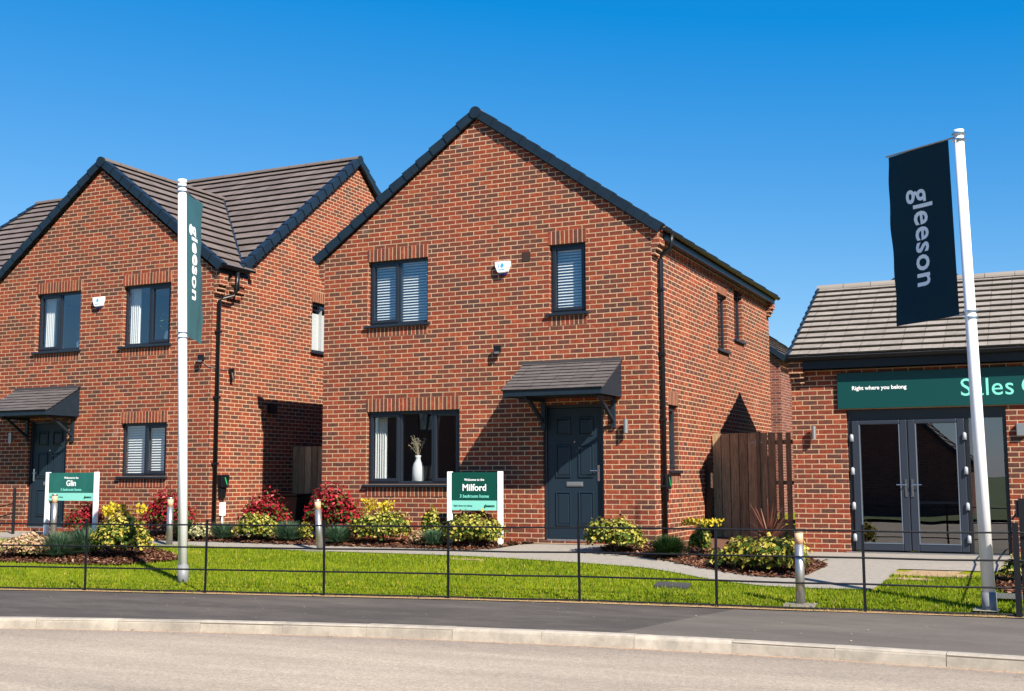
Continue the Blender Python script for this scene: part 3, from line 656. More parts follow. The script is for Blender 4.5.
# ------------------------------------------------------------------ shared house details
def canopy(parent,x0,x1,zt,zf,d,yw=0):
    """lean-to door canopy. x0..x1, top height zt at the wall, underside height zf"""
    yw0=yw; y1=yw-d
    run=d; rise=zt-(zf+.10); Ls=math.hypot(run,rise); up=Vector((0,run,rise)).normalized()
    rf=slope('canopy_roof',M['tile_canopy'],parent,(x0-.02,y1-.03,zf+.09),(x1+.02,y1-.03,zf+.09),up,0,length=Ls+.02,step=.115,thick=.02,lip=.016)
    mb=MB(); mb.box(x0,x1,y1-.01,y1+.012,zf,zf+.095); mb.build('canopy_fascia',M['navy'],parent,bevel=.005)
    for sx in ((x0,x0+.02),(x1-.02,x1)):
        c=MB(); c.prism([(y1+.012,zf+.002),(yw0,zf+.002),(yw0,zt-.03),(y1+.012,zf+.085)],'x',*sx); c.build('canopy_cheek',M['navy'],parent)
    c=MB(); c.box(x0+.021,x1-.021,y1+.013,yw0-.002,zf+.012,zf+.022); c.build('canopy_soffit',M['navy'],parent)
    c=MB(); c.box(x0-.02,x1+.02,yw0-.09,yw0,zt-.035,zt+.02); c.build('canopy_flashing',M['tile_edge'],parent)
    for xx in (x0+.30,x1-.13):
        g=MB(); g.box(xx-.035,xx+.035,yw0-.045,yw0-.001,zf-.47,zf+.0)
        g.bar((xx,yw0-.04,zf-.36),(xx,y1+.22,zf+.0),.05,.05,(0,0,1))
        g.box(xx-.03,xx+.03,y1+.14,yw0-.045,zf-.045,zf+.001)
        g.build('gallows_bracket',M['navy'],parent,bevel=.006)
def front_door(parent,T,u0,u1,z0,z1,hinge_left=True):
    fr=MB(); fr.T=T; dF=-.06; t=.05
    fr.box(u0,u0+t,-.13,dF,z0,z1); fr.box(u1-t,u1,-.13,dF,z0,z1); fr.box(u0+t,u1-t,-.13,dF-.001,z1-t,z1)
    fr.box(u0+t,u1-t,-.14,dF-.002,z0,z0+.018)
    fr.build('door_frame',M['frame'],parent,bevel=.004)
    th=MB(); th.T=T; th.box(u0+t,u1-t,dF,dF+.02,z0+.001,z0+.028); th.build('threshold',M['steel'],parent)
    a,b=u0+t+.006,u1-t-.006; c,d=z0+.03,z1-t-.006; D=-.085
    lf=MB(); lf.T=T; lf.box(a,b,-.125,D,c,d); door=lf.build('door',M['door'],parent)
    W=b-a; H=d-c; pm=[]
    for xa,xb in ((.15,.43),(.57,.85)):
        for za,zb in ((.10,.36),(.47,.72),(.79,.93)): pm.append((a+W*xa,a+W*xb,c+H*za,c+H*zb))
    for pa,pb,pc,pd in pm:
        m_=MB(); m_.T=T; k=.022
        m_.box(pa,pa+k,D-.001,D+.018,pc,pd); m_.box(pb-k,pb,D-.001,D+.018,pc,pd); m_.box(pa+k,pb-k,D-.001,D+.018,pd-k,pd); m_.box(pa+k,pb-k,D-.001,D+.018,pc,pc+k)
        # raised field with chamfer
        i=.05; f0=[(pa+k,D+.0005,pc+k),(pb-k,D+.0005,pc+k),(pb-k,D+.0005,pd-k),(pa+k,D+.0005,pd-k)]; f1=[(pa+i,D+.009,pc+i),(pb-i,D+.009,pc+i),(pb-i,D+.009,pd-i),(pa+i,D+.009,pd-i)]
        m_.face(f1)
        for q in range(4): m_.face([f0[q],f0[(q+1)%4],f1[(q+1)%4],f1[q]])
        m_.build('door_panel',M['door'],door,bevel=.005)
    lb=MB(); lb.T=T; mx_=(a+b)/2; lb.box(mx_-.135,mx_+.135,D,D+.014,c+H*.40,c+H*.435); lb.box(mx_-.115,mx_+.115,D+.014,D+.02,c+H*.408,c+H*.428); lb.build('letter_box',M['steel'],door,bevel=.003)
    hd=MB(); hd.T=T; ux=b-.055 if hinge_left else a+.055; sg=-1 if hinge_left else 1
    hd.box(ux-.018,ux+.018,D,D+.012,c+H*.44,c+H*.56); hd.tube([(ux,D+.01,c+H*.52),(ux,D+.05,c+H*.52),(ux+sg*.12,D+.055,c+H*.52)],.009,8); hd.build('door_handle',M['chrome'],door)
    sp=MB(); sp.T=T; sp.tube([(mx_,D,c+H*.74),(mx_,D+.008,c+H*.74)],.013,12); sp.build('spy_hole',M['chrome'],door)
    return door
def alarm(parent,T,u,z,s=1.0):
    mb=MB(); mb.T=T; sh=[(-.135,.10),(.135,.10),(.13,.02),(.085,-.085),(.06,-.10),(-.06,-.10),(-.085,-.085),(-.13,.02)]
    n=len(sh); fr=[(u+x*.9*s,.075,z+y*.9*s) for x,y in sh]; bk=[(u+x*s,.0,z+y*s) for x,y in sh]
    mb.face(fr)
    for i in range(n): mb.face([bk[i],bk[(i+1)%n],fr[(i+1)%n],fr[i]])
    o=mb.build('alarm_box',M['white'],parent,bevel=.008)
    bl=MB(); bl.T=T; bs=[(-.085,-.07),(.09,-.07),(.075,-.10),(.05,-.125),(-.05,-.125),(-.075,-.10)]
    bl.face([(u+x*s,.035,z+y*s-.0) for x,y in bs]); 
    for i in range(6): 
        p,q=bs[i],bs[(i+1)%6]; bl.face([(u+p[0]*s,.0,z+p[1]*s),(u+q[0]*s,.0,z+q[1]*s),(u+q[0]*s,.035,z+q[1]*s),(u+p[0]*s,.035,z+p[1]*s)])
    bl.build('alarm_base',mat('blue_plastic',(.02,.03,.25),.4),o)
    lg=MB(); lg.T=T; pts=[(u+.015+.030*math.cos(t)*s,.078,z+.025+.036*math.sin(t)*s) for t in [2*math.pi*k/14 for k in range(14)]]; lg.face(pts)
    lg.face([(u-.052*s,.078,z+.05*s),(u-.040*s,.078,z+.05*s),(u-.040*s,.078,z-.01),(u-.052*s,.078,z-.01)])
    lg.face([(u-.055*s,.078,z-.038*s),(u+.055*s,.078,z-.038*s),(u+.055*s,.078,z-.050*s),(u-.055*s,.078,z-.050*s)])
    lg.build('alarm_emblem',mat('light_blue_print',(.08,.45,.75),.5),o)
    return o
def wall_light(parent,T,u,z,h=.21):
    mb=MB(); mb.T=T; mb.box(u-.02,u+.02,0,.05,z-.03,z+.03); mb.tube([(u,.085,z-h/2),(u,.085,z+h/2)],.034,14); mb.build('wall_light',M['steel'],parent,smooth=False)
def floodlight(parent,T,u,z):
    mb=MB(); mb.T=T; mb.box(u-.02,u+.02,0,.06,z+.01,z+.05); mb.prism([(u-.06,z+.0),(u+.06,z+.0),(u+.06,z+.11),(u-.06,z+.11)],'y',.06,.10)
    o=mb.build('floodlight',M['black'],parent,bevel=.004)
    c=MB(); c.T=T; c.prism([(u-.035,z-.02),(u+.035,z-.02),(u+.04,z+.01),(u-.04,z+.01)],'y',.05,.115); c.build('lamp_lens',M['steel'],o)
def ev_box(parent,T,u,z):
    mb=MB(); mb.T=T; mb.prism([(u-.10,z-.11),(u+.10,z-.11),(u+.115,z+.12),(u-.115,z+.12)],'y',.0,.11)
    mb.prism([(u-.07,z-.30),(u+.05,z-.30),(u+.07,z-.11),(u-.09,z-.11)],'y',.0,.08)
    o=mb.build('charger_box',M['black'],parent,bevel=.012)
    g=MB(); g.T=T; k=[(u-.03,.1125,z+.07),(u+.0,.1125,z+.075),(u+.045,.1125,z-.02),(u+.06,.1125,z-.08),(u+.02,.1125,z-.04)]; g.face(k); g.build('charger_emblem',mat('green_print',(.02,.38,.12),.5),o)

# ------------------------------------------------------------------ centre house (Milford)
H=thing('detached_house','red brick two storey gabled house with the grey blue door, behind the Milford sign','house',(-2.975,0,0))
TF=front(0); TR=right(0)
wl=MB(); wl.T=TF
fw_holes=[(-5.06,-3.895,3.60,4.70),(-1.695,-1.075,3.60,4.70),(-5.06,-3.295,.93,2.14),(-1.83,-.815,.06,2.16)]
wall(wl,-5.95,0,-.15,4.80,fw_holes,(-2.98,6.93),.12)
wl.T=TR; sd_holes=[(.72,1.22,1.14,2.16),(3.72,4.40,3.33,4.36),(4.92,5.56,3.63,4.62)]
wall(wl,0,7.82,-.15,4.80,sd_holes,None,.12)
wl.T=lambda u,d,z:(-5.95-d,u,z); wall(wl,0,7.82,-.15,4.80,[],None)
wl.T=lambda u,d,z:(u,7.82+d,z); wall(wl,-5.95,0,-.15,4.80,[],(-2.98,6.93))
wl.build('brick_wall',M['brick'],H)
for (a,b,c,d) in fw_holes[:3]: soldiers(TF,a,b,d,H)
for (a,b,c,d) in fw_holes[:3]: soldiers(TF,a,b,c-.048-.15 if c<2 else c-.048-.15,H,h=.148,name='brick_sill_course')
for (a,b,c,d) in sd_holes: soldiers(TR,a,b,d,H,h=.215); soldiers(TR,a,b,c-.2,H,h=.15,name='brick_sill_course')
# steel lintel shadow gap
window(TF,-5.06,-3.895,3.60,4.70,H,[(1,True),(1,False)],fill='blind')
window(TF,-1.695,-1.075,3.60,4.70,H,[(1,True)],fill='blind')
window(TF,-5.06,-3.295,.93,2.14,H,[(1,True),(1,False),(.85,True)],fill='curtain')
window(TR,.72,1.22,1.14,2.16,H,[(1,True)],fill='roller'); window(TR,3.72,4.40,3.33,4.36,H,[(1,False)]); window(TR,4.92,5.56,3.63,4.62,H,[(1,False)])
front_door(H,TF,-1.83,-.815,.06,2.16)
canopy(H,-2.10,-.51,2.83,2.245,.86)
alarm(H,TF,-2.50,4.40); floodlight(H,TF,-2.57,3.02); wall_light(H,TF,-.42,1.80)
v=MB(); v.T=TF; v.box(-2.16,-2.02,.0,.008,4.47,4.62); v.build('air_vent',mat('brown_vent',(.035,.014,.01),.8),H)
# interior
ins=MB(); ins.box(-5.85,-.1,3.6,3.62,.1,4.7); ins.box(-5.85,-.1,.13,3.6,2.40,2.55); ins.box(-5.85,-.1,.13,3.6,4.78,4.80); ins.box(-2.6,-2.55,.13,3.6,.1,4.75); ins.box(-5.9,-5.85,.13,3.6,.1,4.75); ins.box(-.13,-.11,1.4,3.6,.1,4.75)
ins.build('interior_wall',M['plaster'],H)
ins=MB(); ins.box(-5.85,-.12,.13,3.6,.04,.06); ins.build('interior_floor',M['floorin'],H)
ins=MB(); ins.box(-5.82,-2.62,3.56,3.585,.14,2.39); ins.box(-2.635,-2.61,.2,3.55,.14,2.39); ins.build('coloured_wall',mat('brown_reflection_tint',(.46,.19,.12),.8),H)  # brown brick reflection of the window glass, put into the inner wall colour
# roof: ridge along Y
tanp=(7.08-4.86)/3.10; cp=math.atan(tanp)
Rz=7.06; Rx=-2.98; ev=3.13; Ls=ev/math.cos(cp)
for sgn in (1,-1):
    A=(Rx+sgn*ev,-.035,Rz-ev*tanp); B=(Rx+sgn*ev,7.855,Rz-ev*tanp)
    slope('roof_tiles',M['tile_brown'],H,A,B,(-sgn*math.cos(cp),0,math.sin(cp)),0,length=Ls,step=.30)
    verge(H,(Rx+sgn*(ev+.02),-.035,Rz-(ev+.02)*tanp),(Rx+sgn*.06,-.035,Rz-.06*tanp),(0,-1,0),12)
    verge(H,(Rx+sgn*(ev+.02),7.855,Rz-(ev+.02)*tanp),(Rx+sgn*.06,7.855,Rz-.06*tanp),(0,1,0),12)
ridge(H,(Rx,-.06,Rz),(Rx,7.9,Rz),M['tile_brown'],18)
mb=MB(); mb.tube([(Rx,-.085,Rz-.03),(Rx,-.02,Rz-.03)],.10,20); mb.build('ridge_end_cap',M['navy'],H)
# eaves on the right flank
mb=MB(); mb.box(.03,.16,.16,7.70,4.66,4.70); mb.box(.145,.16,.16,7.70,4.70,4.84); mb.build('fascia_board',M['black'],H)
mb=MB(); mb.box(-.01,.035,.23,7.62,4.595,4.665); mb.build('corbel_course',M['brick'],H)
gutter(H,(.165,-.02,4.80),(.165,7.86,4.80),(1,0,0),.045)
mo=mat('ochre_filler',(.42,.27,.10),.8)
for k in range(13):
    mb=MB(); y=.12+k*.6; mb.box(.15,.19,y,y+.34,4.818,4.84); mb.build('eaves_tray',mo,H)
kneeler(H,[(-.0,.06,-.002,.225,4.40,4.475),(-.0,.10,-.002,.225,4.475,4.55),(-.0,.14,-.002,.225,4.55,4.80)])
kneeler(H,[(-.0,.06,7.6,7.822,4.40,4.475),(-.0,.10,7.6,7.822,4.475,4.55),(-.0,.14,7.6,7.822,4.55,4.80)])
kneeler(H,[(-6.01,-5.95,-.002,.225,4.40,4.475),(-6.05,-5.95,-.002,.225,4.475,4.55),(-6.08,-5.95,-.002,.225,4.55,4.80)])
downpipe(H,[(.23,.32,4.76),(.23,.32,4.60),(.19,.30,4.52),(.07,.28,4.44),(.06,.28,4.36),(.06,.28,.05)],.036,[(.05,.28,3.9),(.05,.28,2.9),(.05,.28,1.9),(.05,.28,.9)])
ev_box(H,TR,.36,.96)
# things on the window board
t=thing('vase','white ceramic vase of dried twigs on the ground floor window board','vase',(-4.22,.28,.965))
mb=MB(); prof=[(.0,.08),(.02,.095),(.14,.10),(.24,.098),(.31,.075),(.36,.045),(.40,.042),(.44,.06)]
mb.tube([(-4.22,.28,.965+h) for h,_ in prof],[r_ for _,r_ in prof],20); mb.build('vase_body',M['vase'],t,smooth=True)
mb=MB()
for k in range(16):
    a=random.uniform(0,6.28); s=random.uniform(.06,.2); h=random.uniform(.2,.36)
    p0=Vector((-4.22,.28,1.38)); p1=p0+Vector((math.cos(a)*s*.5,math.sin(a)*s*.3,h*.6)); p2=p0+Vector((math.cos(a)*s,math.sin(a)*s*.5,h))
    mb.tube([p0,p1,p2],.0035,4)
    for q in range(6):
        c=p1.lerp(p2,random.random())+Vector((random.uniform(-.03,.03),random.uniform(-.03,.03),random.uniform(-.02,.03))); r_=.012
        mb.face([tuple(c+Vector((r_,0,0))),tuple(c+Vector((0,0,r_))),tuple(c+Vector((-r_,0,0))),tuple(c+Vector((0,0,-r_)))])
mb.build('dried_twigs',M['dry'],t)
tb=MB(); tb.box(-5.0,-3.3,.2,.42,.93,.963); tb.build('window_board',M['white'],H)

# ------------------------------------------------------------------ left house (Glin)
Lh=thing('corner_house','red brick house at the left with a front gable and a long side gable roof','house',(-11.19,0,0))
XR=-8.38; TFL=front(0); TRL=right(XR)
wl=MB(); wl.T=TFL
lh=[(-12.80,-11.63,3.53,4.69),(-10.54,-9.38,3.53,4.69),(-10.495,-9.385,1.08,2.07),(-12.88,-11.86,.09,2.16)]
wall(wl,-14.0,XR,-.15,4.85,lh,(-11.19,7.03),.12)
wl.T=TRL
ls=[(3.10,3.95,3.63,4.67)]
wall(wl,0,8.72,-.15,4.85,ls,None,.12)
def fq(pts): wl.face(pts,[(p[0],p[2]-VO) for p in pts])
fq([(.62,0,4.85),(8.72,0,4.85),(4.72,0,7.94)])
wl.T=lambda u,d,z:(-18.0-d,u,z); wall(wl,.72,8.72,-.15,4.85,[],(4.72,7.94))
wl.T=lambda u,d,z:(u,8.72+d,z); wall(wl,-18.0,XR,-.15,4.85,[])
wl.T=front(.72); wall(wl,-18.0,-14.0,-.15,4.85,[])
wl.T=lambda u,d,z:(-14.0-d,u,z); wall(wl,0,.72,-.15,4.85,[])
wl.build('brick_wall',M['brick'],Lh)
for (a,b,c,d) in lh[:3]: soldiers(TFL,a,b,d,Lh); soldiers(TFL,a,b,c-.2,Lh,h=.15,name='brick_sill_course')
soldiers(TRL,3.10,3.95,4.67,Lh)
window(TFL,*lh[0],Lh,[(1,True),(1,False)],fill='curtain'); window(TFL,*lh[1],Lh,[(1,False),(.9,True)],fill='curtain'); window(TFL,*lh[2],Lh,[(1,False),(1,True)],fill='blind')
window(TRL,*ls[0],Lh,[(1,False)],fill='roller')
front_door(Lh,TFL,-12.88,-11.86,.09,2.16,hinge_left=False)
canopy(Lh,-13.20,-11.57,2.80,2.225,.80)
alarm(Lh,TFL,-11.14,4.42); wall_light(Lh,TFL,-13.28,1.84); floodlight(Lh,TFL,-8.57,3.16)
c=MB(); c.tube([(-8.55,-.005,3.12),(-8.45,-.008,3.06),(-8.375,-.008,3.04),(-8.37,.02,3.04),(-8.37,.30,3.02),(-8.37,.5,3.04)],.006,6); c.build('cable',M['grey_sleeve'],Lh)
c=MB(); c.T=TRL; c.box(.47,.53,0,.09,2.98,3.06); c.tube([(.50,.06,2.98),(.50,.09,2.86)],.035,12); c.build('camera_unit',M['black'],Lh)
c=MB(); c.T=TRL; c.box(1.66,1.86,0,.08,2.28,2.47); c.build('flue_cowl',M['black'],Lh)
ev_box(Lh,TRL,.33,.98)
c=MB(); c.T=TRL; c.box(.30,.42,0,.06,.36,.60); c.tube([(.36,.03,.36),(.36,.03,.0)],.02,8); c.build('meter_cover',M['white'],Lh,bevel=.01)
ins=MB(); ins.box(-13.87,-8.6,3.57,3.59,2.56,4.79); ins.box(-11.195,-11.18,.14,3.56,2.56,4.79); ins.box(-11.27,-11.255,.14,3.56,2.56,4.79); ins.build('coloured_wall',mat('blue_wall_paint',(.04,.20,.36),.8),Lh)
ins=MB(); ins.box(-17.9,-8.5,3.6,3.62,.1,4.75); ins.box(-13.9,-8.5,.13,3.6,2.40,2.55); ins.box(-13.9,-8.5,.13,3.6,4.80,4.82); ins.box(-11.25,-11.2,.13,3.6,.1,4.75); ins.box(-13.9,-13.88,.13,3.6,.1,4.75)
ins.build('interior_wall',mat('pale_interior',(.75,.75,.75),.9),Lh)
cp=math.atan(.776); t_=.776
WR=7.22
for sgn in (1,-1):
    evx=2.99
    A=Vector((-11.19+sgn*evx,-.035,WR-evx*t_)); B=Vector((-11.19+sgn*evx,3.9,WR-evx*t_))
    def ext(t,s=sgn):
        z=WR-evx*t_+math.sin(cp)*t; y=.66+(z-4.90)/.776; return (0,y+.09+.12)
    slope('wing_roof_tiles',M['tile_brown'],Lh,A,B,(-sgn*math.cos(cp),0,math.sin(cp)),0,length=evx/math.cos(cp),step=.31,ext=ext)
    verge(Lh,(-11.19+sgn*(evx+.02),-.035,WR-(evx+.02)*t_),(-11.19+sgn*.06,-.035,WR-.06*t_),(0,-1,0),12)
ridge(Lh,(-11.19,-.06,WR+.02),(-11.19,3.75,WR+.03),M['tile_brown'],9)
mb=MB(); mb.tube([(-11.19,-.085,WR-.03),(-11.19,-.02,WR-.03)],.10,20); mb.build('ridge_end_cap',M['navy'],Lh)
MR=8.08; half=4.17
for sgn in (-1,1):
    A=(-18.08,4.72+sgn*half,MR-half*t_); B=(-8.31,4.72+sgn*half,MR-half*t_)
    slope('roof_tiles',M['tile_brown'],Lh,A,B,(0,-sgn*math.cos(cp),math.sin(cp)),0,length=half/math.cos(cp),step=.31)
    for xx,ox in ((-8.31,1),(-18.08,-1)):
        verge(Lh,(xx,4.72+sgn*(half+.02),MR-(half+.02)*t_),(xx,4.72+sgn*.06,MR-.06*t_),(ox,0,0),16)
ridge(Lh,(-18.10,4.72,MR+.03),(-8.28,4.72,MR+.03),M['tile_brown'],21)
mb=MB(); mb.tube([(-8.36,4.72,MR-.02),(-8.27,4.72,MR-.02)],.10,20); mb.build('ridge_end_cap',M['navy'],Lh)
# valley gutter
vb=Vector((-8.20,.62,4.93)); vt=Vector((-11.19,3.63,7.25))
mb=MB(); nrm=Vector((0,-.2,1)).normalized(); dv=(vt-vb).normalized(); sv=dv.cross(Vector((0,0,1))).normalized()
mb.face([tuple(vb+sv*.018+Vector((0,0,.03))),tuple(vb-sv*.018+Vector((0,0,.03))),tuple(vt-sv*.018+Vector((0,0,.03))),tuple(vt+sv*.018+Vector((0,0,.03)))]); mb.build('valley_lining',M['navy'],Lh)
kneeler(Lh,[(XR,XR+.06,-.002,.225,4.40,4.475),(XR,XR+.10,-.002,.225,4.475,4.55),(XR,XR+.14,-.002,.225,4.55,4.86)])
kneeler(Lh,[(XR,XR+.06,.35,.72,4.36,4.475),(XR,XR+.10,.35,.76,4.475,4.60),(XR,XR+.14,.35,.80,4.60,4.86)])
mb=MB(); mb.box(XR+.02,XR+.15,.0,.80,4.86,4.90); mb.box(XR+.13,XR+.15,-.05,.80,4.78,4.90); mb.build('fascia_board',M['black'],Lh)
gutter(Lh,(XR+.155,-.08,4.90),(XR+.155,.74,4.90),(1,0,0),.05)
downpipe(Lh,[(XR+.21,.42,4.84),(XR+.21,.42,4.50),(XR+.17,.36,4.40),(XR+.09,.16,4.33),(XR+.06,.10,4.28),(XR+.06,.10,.05)],.036,[(XR+.05,.10,3.7),(XR+.05,.10,2.5),(XR+.05,.10,1.3)])
downpipe(Lh,[(-13.93,-.06,4.8),(-13.93,-.06,.05)],.034)
pl=thing('house_plant','small leafy pot plant on the sill of the right upstairs window','pot plant',(-9.72,.36,3.6))
mb=MB(); mb.tube([(-9.72,.36,3.58),(-9.72,.36,3.62),(-9.72,.36,3.72),(-9.72,.36,3.80),(-9.72,.36,3.83)],[.05,.07,.09,.07,.05],14); mb.build('plant_pot',M['vase'],pl,smooth=True)
def sprig(cx,cy,cz,n,hh,ww,parent,mt):
    mb=MB()
    for k in range(n):
        a=random.uniform(0,6.28); r_=random.uniform(.02,ww); z=random.uniform(0,hh); c=Vector((cx+math.cos(a)*r_,cy+math.sin(a)*r_*.5,cz+z)); s=random.uniform(.02,.04)
        q=Matrix.Rotation(random.uniform(0,3),3,'Y')@Matrix.Rotation(random.uniform(-1,1),3,'Z')
        mb.face([tuple(c+q@Vector(v)) for v in ((-s,0,0),(0,0,-s*.5),(s,0,0),(0,0,s*.5))])
        if k%5==0: mb.tube([(cx,cy,cz-.05),tuple(c)],.004,4)
    mb.build('foliage',mt,parent)
sprig(-9.72,.36,3.86,50,.32,.2,pl,M['greenplant'])
pl=thing('house_plant','small pot plant on the sill of the left upstairs window','pot plant',(-11.98,.36,3.6))
mb=MB(); mb.tube([(-11.98,.36,3.58),(-11.98,.36,3.62),(-11.98,.36,3.70),(-11.98,.36,3.75)],[.04,.06,.07,.05],14); mb.build('plant_pot',M['vase'],pl,smooth=True)
sprig(-11.98,.36,3.80,26,.3,.12,pl,M['greenplant'])
for x0,x1 in ((-12.75,-11.68),(-10.5,-9.42)):
    tb=MB(); tb.box(x0,x1,.2,.45,3.545,3.575); tb.build('window_board',M['white'],Lh)

# ------------------------------------------------------------------ sales office
S=thing('sales_office','single storey brick sales office with a grey tiled roof and glazed double doors','sales office',(4.9,1.5,-.115))
YS=1.5; TS=front(YS); zb=-.115; XL=1.745
wl=MB(); wl.T=TS; sh=[(2.56,4.80,zb,2.04)]
wall(wl,XL,9.0,-.3,2.90,sh,None,.12)
wl.T=lambda u,d,z:(XL-d,u,z)
wall(wl,1.5,6.7,-.3,2.82,[],(4.1,4.22))
wl.T=lambda u,d,z:(9.0+d,u,z); wall(wl,1.5,6.7,-.3,2.82,[],(4.1,4.22))
wl.T=lambda u,d,z:(u,6.7+d,z); wall(wl,XL,9,-.3,2.82,[])
wl.build('brick_wall',M['brick'],S)
SR=4.34; sh_=2.83; ts=(SR-2.86)/sh_; cp=math.atan(ts)
for sgn in (-1,1):
    A=(XL+.015,4.1+sgn*sh_,SR-sh_*ts); B=(9.1,4.1+sgn*sh_,SR-sh_*ts)
    slope('roof_tiles',M['tile_grey'],S,A,B,(0,-sgn*math.cos(cp),math.sin(cp)),0,length=sh_/math.cos(cp),step=.255)
    verge(S,(XL+.015,4.1+sgn*(sh_+.02),SR-(sh_+.02)*ts),(XL+.015,4.1+sgn*.05,SR-.05*ts),(-1,0,0),12,inn=.02,lift=.045,w=.015,h=.10)
ridge(S,(XL-.02,4.1,SR+.01),(9.1,4.1,SR+.04),M['tile_grey'],16,r=.13)
mb=MB(); mb.box(XL+.22,9.0,YS-.165,YS-.002,2.655,2.67); mb.box(XL+.22,9.0,YS-.165,YS-.145,2.655,2.86); mb.build('fascia_board',M['black'],S)
gutter(S,(XL+.0,YS-.165,2.845),(9.1,YS-.165,2.845),(0,-1,0),.05)
kneeler(S,[(XL-.002,XL+.215,YS-.06,YS,2.46,2.535),(XL-.002,XL+.215,YS-.11,YS,2.535,2.61),(XL-.002,XL+.215,YS-.15,YS,2.61,2.84)])
sg=thing('shop_sign','long dark green fascia sign reading Sales Centre above the glazed doors','sign',(4.9,YS,2.05))
mb=MB(); mb.T=TS; mb.box(2.45,8.4,.002,.045,2.055,2.60); mb.build('sign_board',mat('green_sign_face',(.003,.062,.060),.4,0,.3),sg,bevel=.003)
def text(body,size,m,parent,T,u,z,d,name='lettering',bold=0.0,align='LEFT',rot=0,spacing=1.0,ext=.001,xform=None):
    cu=bpy.data.curves.new(name,'FONT'); cu.body=body; cu.size=size; cu.align_x=align; cu.offset=bold; cu.extrude=ext; cu.space_character=spacing; cu.space_word=.62 if body.startswith('Sales') else 1.0; cu.resolution_u=4
    tmp=bpy.data.objects.new('tmp',cu); col.objects.link(tmp); dg=bpy.context.evaluated_depsgraph_get(); dg.update()
    me=bpy.data.meshes.new_from_object(tmp.evaluated_get(dg)); bpy.data.objects.remove(tmp)
    V=[v.co.copy() for v in me.vertices]; F=[tuple(p.vertices) for p in me.polygons]; bpy.data.meshes.remove(me)
    W=[]
    for v in V:
        x,y=v.x,v.y
        if xform: W.append(xform(x,y,v.z)); continue
        W.append(T(u+x,d+v.z,z+y))
    return link_mesh(name,W,F,m,parent)
M['mint']=mat('mint_letter',(.25,.85,.72),.4); M['wletter']=mat('white_letter',(1.05,1.06,1.08),.4)
text('Right where you belong',.082,M['wletter'],sg,TS,2.665,2.335,.047,bold=.002)
text('Sales Centre',.36,M['mint'],sg,TS,4.20,2.20,.047,bold=.001,spacing=1.04)
# doors (frame, two leaves, side panel) set back
D0=-.075
fr=MB(); fr.T=TS
fr.box(2.56,2.615,-.15,D0,zb,2.04); fr.box(4.745,4.80,-.15,D0,zb,2.04); fr.box(2.615,4.745,-.15,D0-.001,1.88,2.04); fr.box(4.235,4.285,-.15,D0-.002,zb,1.88); fr.box(2.615,4.745,-.15,D0+.015,zb,zb+.035)
fr.build('door_frame',mat('dark_frame',(.012,.014,.019),.35),S)
def leaf(u0,u1,z0,z1,hx,sg_):
    mb=MB(); mb.T=TS; k=.105; d1=D0+.03
    mb.box(u0,u0+k,D0-.04,d1,z0,z1); mb.box(u1-k,u1,D0-.04,d1,z0,z1); mb.box(u0+k,u1-k,D0-.04,d1-.001,z1-.06,z1); mb.box(u0+k,u1-k,D0-.04,d1-.001,z0,z0+k)
    o=mb.build('glazed_door',M['sales_frame'],S,bevel=.01)
    g=MB(); g.T=TS; g.face([(u0+k,D0-.01,z0+k),(u1-k,D0-.01,z0+k),(u1-k,D0-.01,z1-.06),(u0+k,D0-.01,z1-.06)]); g.build('glass_pane',M['glass_dark'],o)
    bd=MB(); bd.T=TS; q=.014
    bd.box(u0+k,u0+k+q,D0,D0+.034,z0+k,z1-.06); bd.box(u1-k-q,u1-k,D0,D0+.034,z0+k,z1-.06); bd.box(u0+k,u1-k,D0,D0+.033,z0+k,z0+k+q)
    bd.build('glazing_bead',mat('pale_bead',(.14,.17,.22),.3),o)
    h=MB(); h.T=TS; h.box(hx-.017,hx+.017,d1,d1+.012,z0+.80,z0+1.06); h.tube([(hx,d1,z0+.98),(hx,d1+.05,z0+.98),(hx+sg_*.13,d1+.055,z0+.98)],.009,8); h.tube([(hx,d1+.012,z0+.86),(hx,d1+.02,z0+.86)],.012,10); h.build('door_handle',M['chrome'],o)
    hu=u0+.0 if sg_<0 else u1
    for kz in (.13,.60,1.12,1.62):
        hg=MB(); hg.T=TS; hg.tube([(hu,d1+.008,z0+kz),(hu,d1+.016,z0+kz+.012),(hu,d1+.016,z0+kz+.10),(hu,d1+.008,z0+kz+.112)],[.018,.028,.028,.018],10); hg.build('hinge',M['hinge'],o,smooth=True)
leaf(2.625,3.425,zb+.045,1.872,3.385,-1); leaf(3.435,4.228,zb+.045,1.872,3.475,1)
g=MB(); g.T=TS; g.face([(4.285,D0-.05,zb+.035),(4.745,D0-.05,zb+.035),(4.745,D0-.05,1.88),(4.285,D0-.05,1.88)]); g.build('side_glass',M['glass_dark'],S)
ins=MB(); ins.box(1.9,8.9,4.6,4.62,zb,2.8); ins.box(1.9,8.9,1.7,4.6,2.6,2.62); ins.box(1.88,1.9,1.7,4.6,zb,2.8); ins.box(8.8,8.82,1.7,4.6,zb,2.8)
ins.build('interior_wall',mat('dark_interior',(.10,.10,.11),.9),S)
ins=MB(); ins.box(1.9,8.9,1.66,4.6,zb-.02,zb-.003); ins.build('interior_floor',M['floorin'],S)
dk=thing('reception_desk','pale grey desk standing inside behind the glazed doors','desk',(3.75,3.0,zb))
mb=MB(); mb.box(3.2,4.3,2.7,3.3,.60,.64); mb.build('desk_top',mat('desk_grey',(.30,.33,.36),.5),dk)
for a,b in ((3.22,2.72),(4.24,2.72),(3.22,3.24),(4.24,3.24)):
    mb=MB(); mb.box(a,a+.05,b,b+.05,zb,.60); mb.build('leg',M['steel'],dk)
wall_light(S,TS,2.085,1.70,.20)
